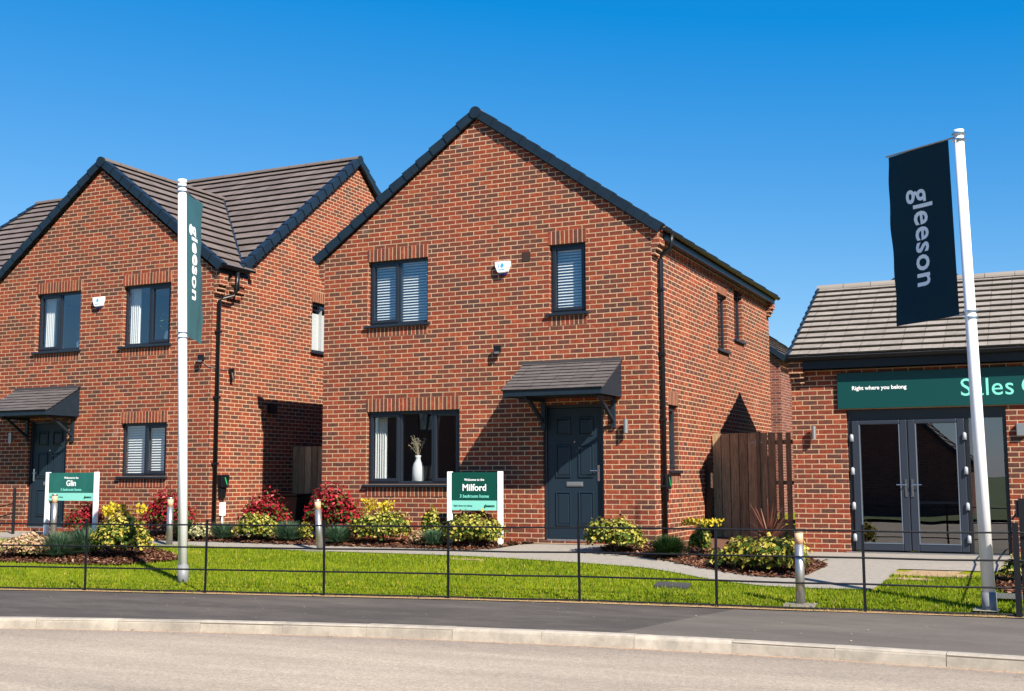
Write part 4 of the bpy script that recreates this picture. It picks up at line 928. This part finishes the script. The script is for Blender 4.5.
c=MB(); c.T=TS; c.box(4.93,5.06,0,.07,1.60,1.78); c.build('sensor_box',M['steel'],S,bevel=.01)
st=MB(); st.T=TS; st.box(2.5,4.86,.0,.06,zb+.012,zb+.03); st.build('door_sill',M['steel'],S)

# ------------------------------------------------------------------ houses behind and across the road
def simple_house(name,label,x0,x1,y0,y1,ze,zr,axis,mb_='brick_brown',tile='tile_brown',win=True,face=-1,z0=-.6):
    h=thing(name,label,'house',((x0+x1)/2,y0 if face<0 else y1,z0))
    w_=MB(); 
    w_.T=front(y0)
    holes=[]
    W=x1-x0
    if win:
        for k in range(2):
            cx=x0+W*(.26+.48*k); holes+= [(cx-.6,cx+.6,ze-1.35,ze-.25),(cx-.6,cx+.6,z0+1.1,z0+2.3)]
    if face<0:
        wall(w_,x0,x1,z0,ze,holes,((x0+x1)/2,zr) if axis=='y' else None)
        w_.T=lambda u,d,z:(u,y1+d,z); wall(w_,x0,x1,z0,ze,[],((x0+x1)/2,zr) if axis=='y' else None)
    else:
        wall(w_,x0,x1,z0,ze,[],((x0+x1)/2,zr) if axis=='y' else None)
        w_.T=lambda u,d,z:(u,y1+d,z); wall(w_,x0,x1,z0,ze,holes,((x0+x1)/2,zr) if axis=='y' else None)
    w_.T=lambda u,d,z:(x0-d,u,z); wall(w_,y0,y1,z0,ze,[],((y0+y1)/2,zr) if axis=='x' else None)
    w_.T=lambda u,d,z:(x1+d,u,z); wall(w_,y0,y1,z0,ze,[],((y0+y1)/2,zr) if axis=='x' else None)
    w_.build('brick_wall',M[mb_],h)
    T=front(y0) if face<0 else (lambda u,d,z:(u,y1+d,z))
    for q in holes: window(T,*q,h,[(1,True),(1,False)])
    if axis=='y':
        hf=(x1-x0)/2+.18; cx=(x0+x1)/2; t=(zr+.12-ze-.02)/hf; a=math.atan(t)
        for s in (1,-1):
            slope('roof_tiles',M[tile],h,(cx+s*hf,y0-.08,zr+.12-hf*t),(cx+s*hf,y1+.08,zr+.12-hf*t),(-s*math.cos(a),0,math.sin(a)),0,length=hf/math.cos(a),step=.34)
            for yy,oy in ((y0-.08,-1),(y1+.08,1)): verge(h,(cx+s*hf,yy,zr+.12-hf*t),(cx+s*.05,yy,zr+.12-.05*t),(0,oy,0),10)
            gutter(h,(cx+s*(hf-.02),y0-.06,zr+.08-hf*t),(cx+s*(hf-.02),y1+.06,zr+.08-hf*t),(s,0,0),.06)
        ridge(h,(cx,y0-.1,zr+.15),(cx,y1+.1,zr+.15),M[tile],12)
    else:
        hf=(y1-y0)/2+.18; cy=(y0+y1)/2; t=(zr+.12-ze-.02)/hf; a=math.atan(t)
        for s in (1,-1):
            slope('roof_tiles',M[tile],h,(x0-.08,cy+s*hf,zr+.12-hf*t),(x1+.08,cy+s*hf,zr+.12-hf*t),(0,-s*math.cos(a),math.sin(a)),0,length=hf/math.cos(a),step=.34)
            for xx,ox in ((x0-.08,-1),(x1+.08,1)): verge(h,(xx,cy+s*hf,zr+.12-hf*t),(xx,cy+s*.05,zr+.12-.05*t),(ox,0,0),10)
        ridge(h,(x0-.1,cy,zr+.15),(x1+.1,cy,zr+.15),M[tile],12)
    return h
BACK=True
simple_house('terraced_house','brown brick gabled house glimpsed in the gap behind the timber gate',-7.3,-1.55,16,23,4.30,6.40,'y',win=False,z0=-.3)
simple_house('terraced_house','far brick house whose roof verge rises just left of the grey tiled roof',-2.2,5.5,24,31,5.4,8.2,'y',win=False,z0=-.3)
simple_house('detached_house','brown brick house across the road with its long roof parallel to the kerb',-26,-15,-42,-34,4.7,7.6,'x',face=1)
simple_house('detached_house','brown brick gabled house across the road facing the sales office',-9.5,-.9,-40,-32,4.7,7.4,'y',face=1)
simple_house('garage','low brick garage across the road with a gable end',-3.6,2.3,-31.8,-27,1.5,4.1,'y',face=1,win=False)

# ------------------------------------------------------------------ timber fence and gates
def boards(mb,a,b,z0,z1,w=.118,gap=.014,th=.02):
    mb.attr=[]
    a=Vector(a);b=Vector(b); d=(b-a); L=d.length; d/=L; n=int(L/(w+gap)); w=(L-gap*n)/n; nn=Vector((d.y,-d.x,0))
    for i in range(n):
        p=a+d*(i*(w+gap)); q=p+d*w; jo=nn*random.uniform(-.003,.003); t=random.uniform(-.006,.006)
        c=[p+jo,q+jo,q+jo-nn*th,p+jo-nn*th]
        lo=[(v.x,v.y,z0) for v in c]; hi=[(v.x,v.y,z1+t) for v in c]
        mb.face(lo);mb.face(hi)
        for k in range(4): mb.face([lo[k],lo[(k+1)%4],hi[(k+1)%4],hi[k]])
        mb.attr+=[random.random()]*6
G=thing('garden_gate','brown boarded timber gate between the house flank and the slatted fence','gate',(.45,3.1,0))
mb=MB(); boards(mb,(.03,3.1,0),(.80,3.1,0),-.0,1.775); mb.build('gate_boards',M['timber'],G)
mb=MB(); 
for z in (.3,.95,1.6): mb.box(.03,.80,3.12,3.17,z,z+.09)
mb.build('gate_rail',M['timber'],G)
mb=MB(); mb.box(.70,.90,3.075,3.085,1.60,1.625); mb.box(.78,.84,3.07,3.08,1.54,1.68); mb.build('hinge',M['steel'],G)
Fn=thing('timber_fence','brown slatted timber fence panel between the gate and the sales office','fence',(1.25,3.1,0))
mb=MB(); boards(mb,(.86,3.08,0),(1.13,3.08,0),-.1,1.775); 
x=1.16
while x<1.73: 
    mb.box(x,x+.085,3.06,3.08,-.1,1.775); x+=.14
mb.build('fence_slats',M['timber'],Fn)
mb=MB(); 
for z in (.25,.90,1.58): mb.box(.86,1.74,3.085,3.12,z,z+.07)
mb.build('fence_rail',M['timber'],Fn)
mb=MB(); mb.box(.80,.86,3.05,3.14,-.1,1.80); mb.build('fence_post',M['timber'],Fn)
G2=thing('garden_gate','shaded dark timber gate down the alley between the two brick houses','gate',(-7.2,2.55,0))
mb=MB(); boards(mb,(-8.37,2.5,0),(-5.96,2.5,0),0,1.655,w=.13,gap=.012); mb.build('gate_boards',M['timber'],G2)
mb=MB()
for z in (.3,1.4): mb.box(-8.37,-5.96,2.53,2.57,z,z+.08)
mb.build('gate_rail',M['timber'],G2)
P=thing('hose_post','slim black wall post against the house flank in front of the boarded gate','post',(.05,2.72,0))
mb=MB(); mb.box(.01,.10,2.66,2.78,-.05,1.32); mb.build('post_body',M['black'],P)
mb=MB(); mb.box(.10,.13,2.68,2.76,.85,1.1); mb.build('latch_plate',M['chrome'],P)
bn=thing('wheelie_bin','dark wheelie bin in the shade of the alley between the houses','bin',(-7.9,1.95,0))
mb=MB(); mb.prism([(-8.12,.06),(-7.74,.06),(-7.68,.70),(-8.18,.70)],'y',1.72,2.16); mb.build('bin_body',M['black'],bn,bevel=.02)
mb=MB(); mb.box(-8.2,-7.66,1.68,2.2,.702,.74); mb.build('bin_lid',M['black'],bn,bevel=.02)
for xx in (-8.1,-7.8):
    mb=MB(); mb.tube([(xx,2.14,.07),(xx+.04,2.14,.07)],.07,14); mb.build('wheel',M['black'],bn)

# ------------------------------------------------------------------ estate railing
Fr=thing('estate_railing','black steel estate railing with four rails along the back of the pavement','railing',(-.0,-3.87,-.42))
posts=[(-6.15,-5.07),(-4.47,-4.71),(-2.87,-4.40),(-1.29,-4.08),(.31,-3.81),(1.91,-3.67),(3.50,-3.51),(5.02,-3.35)]
dl=Vector((1.62,.37,0)); pp=[(-11.0,-6.17),(-9.38,-5.85),(-7.76,-5.45)]+posts+[(6.6,-3.2),(8.2,-3.06)]
for k,(x,y) in enumerate(pp):
    mb=MB(); lean=random.uniform(-.012,.02); big=abs(x-5.02)<.01
    if big: mb.box(x-.03,x+.03,y-.03,y+.03,-.46,.55)
    else: mb.bar((x,y,-.45),(x-lean,y+random.uniform(-.01,.01),.515),.030,.012,(0,1,0))
    mb.build('railing_post',M['iron'],Fr)
for h in (.868,.58,.30,.028):
    mb=MB()
    for p,q in zip(pp[:-1],pp[1:]):
        a=Vector((p[0],p[1]+.004,-.42+h)); b=Vector((q[0],q[1]+.004,-.42+h)); mid=(a+b)/2+Vector((0,0,random.uniform(-.008,.004)))
        mb.tube([a,mid,b],.0115,6,False)
    mb.build('rail',M['iron'],Fr)
g3=thing('gate_post','thick black steel post with a latch at the right end of the railing','post',(5.1,-3.3,-.42))
mb=MB(); mb.box(5.06,5.13,-3.30,-3.23,-.44,.80); mb.build('post_body',M['iron'],g3)
mb=MB(); mb.box(5.03,5.08,-3.29,-3.24,.60,.78); mb.tube([(4.99,-3.27,.58),(5.06,-3.27,.67)],.012,6); mb.build('gate_latch',M['iron'],g3)
rt=thing('estate_railing','black railing run turning back from the pavement towards the sales office','railing',(5.20,-3.2,-.42))
for yy in (-1.75,-.25,1.2):
    zz=ter(5.2,min(yy,0)); mb=MB(); mb.bar((5.20,yy,zz-.05),(5.20,yy,zz+.93),.030,.012,(0,1,0)); mb.build('railing_post',M['iron'],rt)
for h in (.868,.58,.30,.028):
    mb=MB(); mb.tube([(5.20,-3.2,-.41+h),(5.20,-1.75,ter(5.2,-1.75)+h),(5.20,-.25,ter(5.2,-.25)+h),(5.20,1.2,-.11+h)],.0115,6,False); mb.build('rail',M['iron'],rt)
g4=thing('steel_railing','short black steel hoop railing beside the left house door','railing',(-13.0,-.75,0))
mb=MB(); mb.tube([(-12.57,-.55,-.05),(-12.57,-.55,.86)],.028,10); mb.build('railing_post',M['iron'],g4)
mb=MB(); mb.tube([(-12.57,-.55,.58),(-14.2,-.55,.28)],.012,6); mb.tube([(-12.57,-.55,.40),(-14.2,-.55,.02)],.012,6); mb.build('rail',M['iron'],g4)

# ------------------------------------------------------------------ flag poles and banners
M['banner']=noisy('navy_banner_cloth',(.003,.028,.046),(.005,.036,.056),3,.75,spec=.2)
M['banner_teal']=noisy('teal_banner_cloth',(.028,.115,.14),(.032,.13,.155),3,.65)
def flagpole(lab,b,tp,r0,r1,az,zt,zb_,w_,o0,m,lab2,bm_):
    t=thing('flagpole',lab,'flagpole',b,'white banner poles'); b=Vector(b);tp=Vector(tp)
    mb=MB(); mb.tube([b+(tp-b)*.04,b+(tp-b)*.5,tp],[r0,(r0+r1)/2,r1],24); mb.build('pole',M['polewhite'],t,smooth=True)
    mb=MB(); mb.tube([b-Vector((0,0,.06)),b+(tp-b)*.042],r0+.008,24); mb.build('base_sleeve',M['grey_sleeve'],t,smooth=True)
    mb=MB(); mb.tube([tp-(tp-b)*.004,tp+Vector((0,0,.03))],r1+.005,20); mb.build('pole_cap',M['polewhite'],t,smooth=True)
    d=Vector((math.sin(R(az)),math.cos(R(az)),0))
    def at(z): return b+(tp-b)*((z-b.z)/(tp.z-b.z))
    arms=MB()
    for z in (zt,zb_):
        p=at(z); k=MB(); k.tube([p-Vector((0,0,.05)),p-Vector((0,0,.035))],r0+.006,20); k.tube([p+Vector((0,0,.02)),p+Vector((0,0,.035))],r0+.006,20); k.build('collar',M['chrome'],t)
    k=MB(); p=at(zt); k.tube([p,p+d*(o0+w_+.02)],.011,8); k.build('banner_arm',M['steel'],t)
    k=MB(); p=at(zb_); k.tube([p,p+d*(o0+.05)],.009,8); k.build('banner_arm',M['steel'],t)
    # banner cloth with thickness and slight billow
    ft=thing('banner',lab2,'banner',tuple(at(zb_)),'hanging company banners')
    nx,nz=14,30; V=[];F=[]; nrm=Vector((d.y,-d.x,0))
    def cp_(i,j,off):
        u=i/nx; v=j/nz; p=at(zb_+(zt-.01-zb_)*v)
        bl=.045*math.sin(math.pi*u)*(math.sin(math.pi*v*.9+.2))+.012*math.sin(5*u+9*v)*u+.010*math.sin(14*u-6*v)*(1-v)*u+.008*math.sin(23*v+4*u)*u
        sag=-.03*u*(1-v)
        return p+d*(o0+w_*u)+nrm*(bl+off)+Vector((0,0,sag))
    for off in (.0015,-.0015):
        s0=len(V)
        for i in range(nx+1):
            for j in range(nz+1): V.append(tuple(cp_(i,j,off)))
        for i in range(nx):
            for j in range(nz): F.append((s0+i*(nz+1)+j,s0+(i+1)*(nz+1)+j,s0+(i+1)*(nz+1)+j+1,s0+i*(nz+1)+j+1))
    link_mesh('cloth',V,F,bm_,ft,None,True)
    return at,d,nrm,cp_,ft,nx,nz
def banner_text(info,flip,size=.40,bold=.010,frac=(.5,.5),outsgn=1):
    at,d,nrm,cp_,ft,nx,nz=info
    # measure
    cu=bpy.data.curves.new('t','FONT'); cu.body='gleeson'; cu.size=size; cu.offset=bold; cu.resolution_u=3; cu.space_character=1.05
    tmp=bpy.data.objects.new('tmp',cu); col.objects.link(tmp); dg=bpy.context.evaluated_depsgraph_get(); dg.update()
    me=bpy.data.meshes.new_from_object(tmp.evaluated_get(dg)); bpy.data.objects.remove(tmp)
    bm=bmesh.new(); bm.from_mesh(me); bmesh.ops.triangulate(bm,faces=bm.faces)
    bmesh.ops.subdivide_edges(bm,edges=[e for e in bm.edges if e.calc_length()>.09],cuts=2); bm.to_mesh(me); bm.free()
    V=[v.co.copy() for v in me.vertices]; F=[tuple(p.vertices) for p in me.polygons]
    x0=min(v.x for v in V);x1=max(v.x for v in V)
    mid=(size*.25)
    W=[]
    Hh=info[7] if len(info)>7 else None
    for v in V:
        down=(v.x-(x0+x1)/2); across=(v.y-mid)     # reading downwards, letter tops to the viewer's right
        vv=frac[1]-down/TXTH; uu=frac[0]+across*flip/TXTW
        W.append(tuple(cp_(uu*nx,vv*nz,outsgn*.006)))
    bpy.data.meshes.remove(me)
    link_mesh('lettering',W,F,M['wletter'],ft)
# right banner
TXTH,TXTW=2.03,.84
i1=flagpole('white flagpole in front of the sales office at the right',(4.725,-3.136,-.41),(4.642,-3.136,4.84),.069,.052,-58,4.80,2.80,.84,.14,M['banner'],'dark navy banner lettered gleeson hanging left of the pole near the sales office',M['banner'])
banner_text(i1,-1,.365,.006,(.53,.49),-1)
TXTH,TXTW=2.10,.80
i2=flagpole('white flagpole on the lawn in front of the left brick house',(-5.324,-4.14,-.36),(-5.540,-4.14,5.20),.066,.058,-23,5.10,3.02,.80,.09,M['banner_teal'],'faded teal banner lettered gleeson on the pole before the left house',M['banner_teal'])
banner_text(i2,1,.345,.010,(.40,.53),1)
for nm,x,y in (('base_pad',4.725,-3.136),):
    V=[(x-.16,y-.14,ter(x,y)+.02),(x+.1,y-.14,ter(x,y)+.02),(x+.1,y+.1,ter(x,y)+.03),(x-.16,y+.1,ter(x,y)+.03)]
    struct(link_mesh('concrete_footing',V,[(0,1,2,3)],M['conc']))

# ------------------------------------------------------------------ bollard lights
def bollard(lab,x,y,h,lean=(0,0),r=.052):
    z=ter(x,y)+.015; t=thing('bollard_light',lab,'bollard',(x,y,z),'steel bollard lights along the path')
    p=lambda k:(x+lean[0]*k,y+lean[1]*k,z+h*k)
    mb=MB(); mb.tube([p(0),p(.80)],r,20); mb.build('bollard_post',M['steel'],t,smooth=True)
    mb=MB(); mb.tube([p(.80),p(.965)],r-.003,20); mb.build('lens',M['copper'],t,smooth=True)
    mb=MB(); mb.tube([p(.965),p(1)],r,20); mb.build('bollard_cap',M['steel'],t,smooth=True)
    mb=MB(); mb.box(x-.17,x+.17,y-.13,y+.13,z-.05,z+.004); mb.build('footing',M['conc'],t)
bollard('leaning steel bollard light beside the big red shrub',-5.05,-1.33,.78,(-.06,0))
bollard('steel bollard light just left of the teal banner pole',-8.07,-1.33,.79)
bollard('steel bollard light by the left post of the Glin sign',-11.0,-1.05,.80)
bollard('nearest steel bollard light standing on the lawn by the sales path',2.77,-3.30,.82)

# ------------------------------------------------------------------ plot signs
M['sgreen']=mat('sign_green',(.003,.075,.055),.4,0,.3); M['smint']=mat('sign_mint',(.28,.78,.66),.4)
def plot_sign(lab,xa,xb,y,ztop,h,name,green,dk=.45,st=.15):
    t=thing('plot_sign',lab,'sign',((xa+xb)/2,y,ter(xa,y)),None)
    for x in (xa,xb):
        mb=MB(); mb.box(x-.036,x+.036,y-.036,y+.036,ter(x,y)-.05,ztop); mb.build('sign_post',M['white'],t,bevel=.006)
    a,b=xa+.037,xb-.037; zs=ztop-dk-st
    mb=MB(); mb.box(a,b,y-.022,y+.01,zs+st+.002,ztop-.012); mb.build('sign_panel',green,t)
    mb=MB(); mb.box(a,b,y-.022,y+.01,zs,zs+st); mb.build('sign_strip',M['smint'],t)
    T=front(y-.022); cx=(a+b)/2; W=b-a
    text('Welcome to the',.052,M['wletter'],t,T,cx,ztop-dk*.32,.002,align='CENTER',bold=.001)
    text(name,.145,M['wletter'],t,T,cx,ztop-dk*.66,.002,align='CENTER',bold=.003)
    text('3 bedroom home',.072,M['mint'],t,T,cx,ztop-dk*.90,.002,align='CENTER',bold=.001)
    text('gleeson',.06,M['sgreen'],t,T,b-.05,zs+st*.35,.002,align='RIGHT',bold=.002)
    text('Right where you belong',.034,M['sgreen'],t,T,a+.04,zs+st*.4,.002,bold=.0005)
plot_sign('green and white plot sign reading Milford on two white posts',-3.24,-2.36,-.42,1.13,1.13,'Milford',M['sgreen'])
plot_sign('green and white plot sign reading Glin on two white posts',-11.53,-10.34,-.72,1.16,1.13,'Glin',noisy('sign_green_sheen',(.006,.11,.09),(.02,.17,.14),2,.3),.38,.14)

# ------------------------------------------------------------------ shrubs
def shrub(lab,x,y,w_,h,m,n,leaf=.035,group=None,spiky=False,tip=None,depth=.75,name='shrub',cat='shrub',lobes=5):
    z=ter(x,y)+.02; t=thing(name,lab,cat,(x,y,z),group)
    V=[];F=[];A=[]
    C=[]
    for k in range(lobes+2):
        a=random.uniform(0,6.28); rr=random.uniform(.15,.55)
        s=random.uniform(.42,.62); C.append((x+math.cos(a)*rr*w_*.5,y+math.sin(a)*rr*w_*.5*depth,z+h*random.uniform(.30,.58),w_*.5*s,w_*.5*s*depth,h*.5*random.uniform(.6,.85)))
    C.append((x,y,z+h*.5,w_*.34,w_*.34*depth,h*.5))
    C.append((x-w_*.28,y,z+h*.33,w_*.22,w_*.22*depth,h*.32)); C.append((x+w_*.28,y,z+h*.33,w_*.22,w_*.22*depth,h*.32))
    for k in range(n):
        c=random.choice(C); d=Vector(rng.normal(size=3)).normalized(); 
        if d.z<-.4: d.z*=-.5
        r_=random.uniform(.45,1.05)**.6*(1+.22*math.sin(7*d.x+c[0]*9)*math.sin(6*d.z+5*d.y))
        if spiky and random.random()<.22: r_*=random.uniform(1.05,1.4)
        elif random.random()<.06: r_*=1.18
        p=Vector((c[0]+d.x*c[3]*r_,c[1]+d.y*c[4]*r_,c[2]+d.z*c[5]*r_))
        if p.z<z+.01 or p.z>z+h*1.06: continue
        nrm=(d+Vector(rng.normal(size=3))*.45+Vector((0,0,.35))).normalized()
        up=(d*.5+Vector((0,0,.8 if spiky else .35))+Vector(rng.normal(size=3))*.5); up=(up-nrm*up.dot(nrm)).normalized(); sd_=nrm.cross(up)
        L=leaf*random.uniform(.7,1.35); W_=L*(.30 if spiky else .48)
        i=len(V)
        V+=[tuple(p),tuple(p+up*L*.45+sd_*W_+nrm*.004),tuple(p+up*L-nrm*L*.12),tuple(p+up*L*.45-sd_*W_+nrm*.004)]
        F+=[(i,i+1,i+2),(i,i+2,i+3)]
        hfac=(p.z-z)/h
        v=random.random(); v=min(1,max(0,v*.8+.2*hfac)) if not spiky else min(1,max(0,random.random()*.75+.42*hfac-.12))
        A+=[v,v]
    nmain=len(F)
    if tip:
        tx,tw_,th_,tm=tip
        for q in range(4):
            bx_=x+tx+random.uniform(-1,1)*tw_; by_=y+random.uniform(-.5,.5)*tw_*.5; hh=th_*random.uniform(.35,1.0); ln=Vector((random.uniform(-.3,.3),0,1)).normalized()
            for k in range(46):
                u=random.random()**.9; p=Vector((bx_,by_,z+h*.86))+ln*(hh+h*.12)*u+Vector((random.gauss(0,.042),random.gauss(0,.042),0)); nn=Vector(rng.normal(size=3)).normalized(); u_=Vector((random.gauss(0,.7),random.gauss(0,.5),1)).normalized(); s_=nn.cross(u_).normalized(); L=leaf*random.uniform(.8,1.3); i=len(V)
                V+=[tuple(p),tuple(p+u_*L*.5+s_*L*.35),tuple(p+u_*L),tuple(p+u_*L*.5-s_*L*.35)]; F+=[(i,i+1,i+2,i+3)]; A+=[random.random()]
    fo=link_mesh('foliage',V,F,[m,tip[3]] if tip else m,t,attr=A)
    if tip: fo.data.polygons.foreach_set('material_index',[0]*nmain+[1]*(len(F)-nmain))
    mb=MB()
    for k in range(10):
        a=random.uniform(0,6.28); s=random.uniform(.1,.38)*w_; e=(x+math.cos(a)*s,y+math.sin(a)*s*depth,z+h*random.uniform(.45,.85))
        mid=(x+(e[0]-x)*.35,y+(e[1]-y)*.35,z+(e[2]-z)*.55); mb.tube([(x+math.cos(a)*.02,y+math.sin(a)*.02,z-.04),mid,e],[.009,.006,.003],5)
    mb.build('stems',M['twig'],t)
    return t
def tuft(lab,x,y,w_,h,m,n=900,group=None,name='tuft_plant',cat='grass tuft'):
    z=ter(x,y)+.02; t=thing(name,lab,cat,(x,y,z),group); V=[];F=[];A=[]
    for k in range(n):
        a=random.uniform(0,6.28); el=random.uniform(.25,1.5); L=h*random.uniform(.75,1.1)/max(.62,math.sin(el)) ; L=min(L,w_*.62/max(.15,math.cos(el))) if math.cos(el)>.2 else L
        d=Vector((math.cos(a)*math.cos(el),math.sin(a)*math.cos(el),math.sin(el))); p0=Vector((x+math.cos(a)*w_*.12*random.random(),y+math.sin(a)*w_*.12*random.random(),z))
        s=Vector((-math.sin(a),math.cos(a),0)); wd=random.uniform(.003,.006); p1=p0+d*L*.55+Vector((0,0,.02)); p2=p0+d*L-Vector((0,0,L*.10*math.cos(el)))
        i=len(V); V+=[tuple(p0-s*wd),tuple(p0+s*wd),tuple(p1+s*wd),tuple(p1-s*wd),tuple(p2)]; F+=[(i,i+1,i+2,i+3),(i+3,i+2,i+4)]; v=random.random(); A+=[v,v]
    link_mesh('foliage',V,F,m,t,attr=A)
    mb=MB(); mb.tube([(x,y,z-.03),(x,y,z+.03)],[w_*.12,w_*.08],8); mb.build('crown_base',M['twig'],t)
    return t
V_='variegated shrubs in the planting beds'
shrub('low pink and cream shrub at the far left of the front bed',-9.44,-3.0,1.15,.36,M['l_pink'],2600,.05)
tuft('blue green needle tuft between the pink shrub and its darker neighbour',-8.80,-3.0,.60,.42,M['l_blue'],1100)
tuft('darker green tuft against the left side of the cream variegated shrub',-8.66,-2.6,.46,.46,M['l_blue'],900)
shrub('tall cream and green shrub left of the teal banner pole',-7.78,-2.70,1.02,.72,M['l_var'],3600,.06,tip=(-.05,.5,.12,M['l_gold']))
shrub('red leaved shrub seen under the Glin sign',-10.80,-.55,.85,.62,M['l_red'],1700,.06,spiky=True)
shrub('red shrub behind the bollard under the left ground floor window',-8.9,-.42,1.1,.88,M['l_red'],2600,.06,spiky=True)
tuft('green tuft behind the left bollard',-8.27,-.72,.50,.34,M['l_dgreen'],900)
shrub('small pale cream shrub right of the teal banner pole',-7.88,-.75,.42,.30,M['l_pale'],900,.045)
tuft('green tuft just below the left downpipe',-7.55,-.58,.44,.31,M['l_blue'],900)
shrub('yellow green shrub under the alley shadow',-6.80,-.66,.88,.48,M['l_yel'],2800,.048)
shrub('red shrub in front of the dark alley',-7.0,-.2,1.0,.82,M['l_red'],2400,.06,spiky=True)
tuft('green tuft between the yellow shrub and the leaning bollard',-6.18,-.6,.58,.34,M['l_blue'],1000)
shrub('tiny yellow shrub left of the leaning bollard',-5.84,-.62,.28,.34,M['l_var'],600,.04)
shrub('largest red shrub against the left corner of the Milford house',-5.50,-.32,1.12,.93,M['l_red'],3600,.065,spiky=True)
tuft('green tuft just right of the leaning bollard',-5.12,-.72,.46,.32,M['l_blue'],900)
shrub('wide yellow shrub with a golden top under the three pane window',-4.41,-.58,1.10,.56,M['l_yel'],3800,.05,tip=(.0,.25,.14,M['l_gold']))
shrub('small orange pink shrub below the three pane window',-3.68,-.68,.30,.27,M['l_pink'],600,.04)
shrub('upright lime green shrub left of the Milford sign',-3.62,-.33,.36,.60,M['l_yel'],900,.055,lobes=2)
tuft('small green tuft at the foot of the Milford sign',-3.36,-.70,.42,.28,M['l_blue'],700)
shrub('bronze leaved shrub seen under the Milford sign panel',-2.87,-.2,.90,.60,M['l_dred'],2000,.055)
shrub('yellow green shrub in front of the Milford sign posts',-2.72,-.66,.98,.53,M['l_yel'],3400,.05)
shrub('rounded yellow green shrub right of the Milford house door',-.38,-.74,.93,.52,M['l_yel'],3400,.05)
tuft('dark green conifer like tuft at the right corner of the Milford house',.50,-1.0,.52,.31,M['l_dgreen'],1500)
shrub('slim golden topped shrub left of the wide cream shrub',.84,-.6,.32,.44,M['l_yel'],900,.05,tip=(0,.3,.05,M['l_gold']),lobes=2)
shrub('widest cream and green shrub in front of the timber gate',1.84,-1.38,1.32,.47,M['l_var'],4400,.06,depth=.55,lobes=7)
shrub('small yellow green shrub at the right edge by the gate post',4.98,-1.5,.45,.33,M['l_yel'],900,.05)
# cordyline
x,y=1.62,.25; z=ter(x,y); t=thing('cordyline','spiky reddish cordyline in front of the timber gate','plant',(x,y,z)); V=[];F=[];A=[]
for k in range(60):
    a=random.uniform(0,6.28); el=random.uniform(.35,1.45); L=random.uniform(.5,.78); d=Vector((math.cos(a)*math.cos(el),math.sin(a)*math.cos(el),math.sin(el))); s=Vector((-math.sin(a),math.cos(a),0)); p=Vector((x,y,z+.20)); v=random.random(); prev=None
    for q in range(6):
        u=q/5; c=p+d*L*u-Vector((0,0,.22*u*u*L*math.cos(el)*2)); wd=.021*(1-u*.85); i=len(V); V+=[tuple(c-s*wd),tuple(c+s*wd)]
        if q: F.append((i-2,i-1,i+1,i)); A.append(v)
link_mesh('foliage',V,F,M['l_cord'],t,attr=A)
mb=MB(); mb.tube([(x,y,z-.05),(x,y,z+.22)],.03,8); mb.build('trunk',M['twig'],t)

# ------------------------------------------------------------------ small ground things
mb=MB(); cx,cy=1.09,-2.68
V=[(cx-.20,cy-.13),(cx+.22,cy-.10),(cx+.20,cy+.13),(cx-.22,cy+.10)]
zc=[ter(a,b)+.035 for a,b in V]; mb.face([(a,b,q) for (a,b),q in zip(V,zc)]); mb.face([(a,b,q-.06) for (a,b),q in zip(V,zc)])
for k in range(4): mb.face([(*V[k],zc[k]-.06),(*V[(k+1)%4],zc[(k+1)%4]-.06),(*V[(k+1)%4],zc[(k+1)%4]),(*V[k],zc[k])])
tag(mb.build('access_cover',mat('dark_cover',(.05,.05,.055),.7)),'dark rectangular access cover set in the lawn','access cover')
gr=MB(); 
for k in range(9): gr.box(4.72+k*.035,4.738+k*.035,-2.62,-2.46,-.30,-.262)
gr.box(4.70,5.05,-2.64,-2.625,-.30,-.26); gr.box(4.70,5.05,-2.455,-2.44,-.30,-.26)
tag(gr.build('drain_grate',M['steel']),'small slotted metal drain grate by the right gate post','drain grate')
# drifts of dry leaf litter and grit by the kerb
V=[];F=[];A=[]
for k in range(900):
    x=random.uniform(-9,6.5); on_path=random.random()<.35; y=(ky(x)-.15-abs(random.gauss(0,.10))) if not on_path else random.uniform(ky(x)+.02,fy(x)-.05); z=(-.553+.05*math.sin(math.pi*min(1,max(0,(y+22.5)/16.0)))+.004) if not on_path else -.428
    s=random.uniform(.003,.012); a=random.uniform(0,3); i=len(V)
    V+=[(x+math.cos(a+q)*s,y+math.sin(a+q)*s,z+random.uniform(0,.006)+.004) for q in (0,1.6,3.1,4.7)]; F.append((i,i+1,i+2,i+3)); A.append(random.random())
o=link_mesh('grit',V,F,leafmat('grit',[(0,(.12,.07,.04)),(.6,(.35,.25,.16)),(1,(.6,.5,.4))],.9,0),attr=A); o['kind']='stuff'; tag(o,'scattered grit and leaf litter along the kerb','grit')
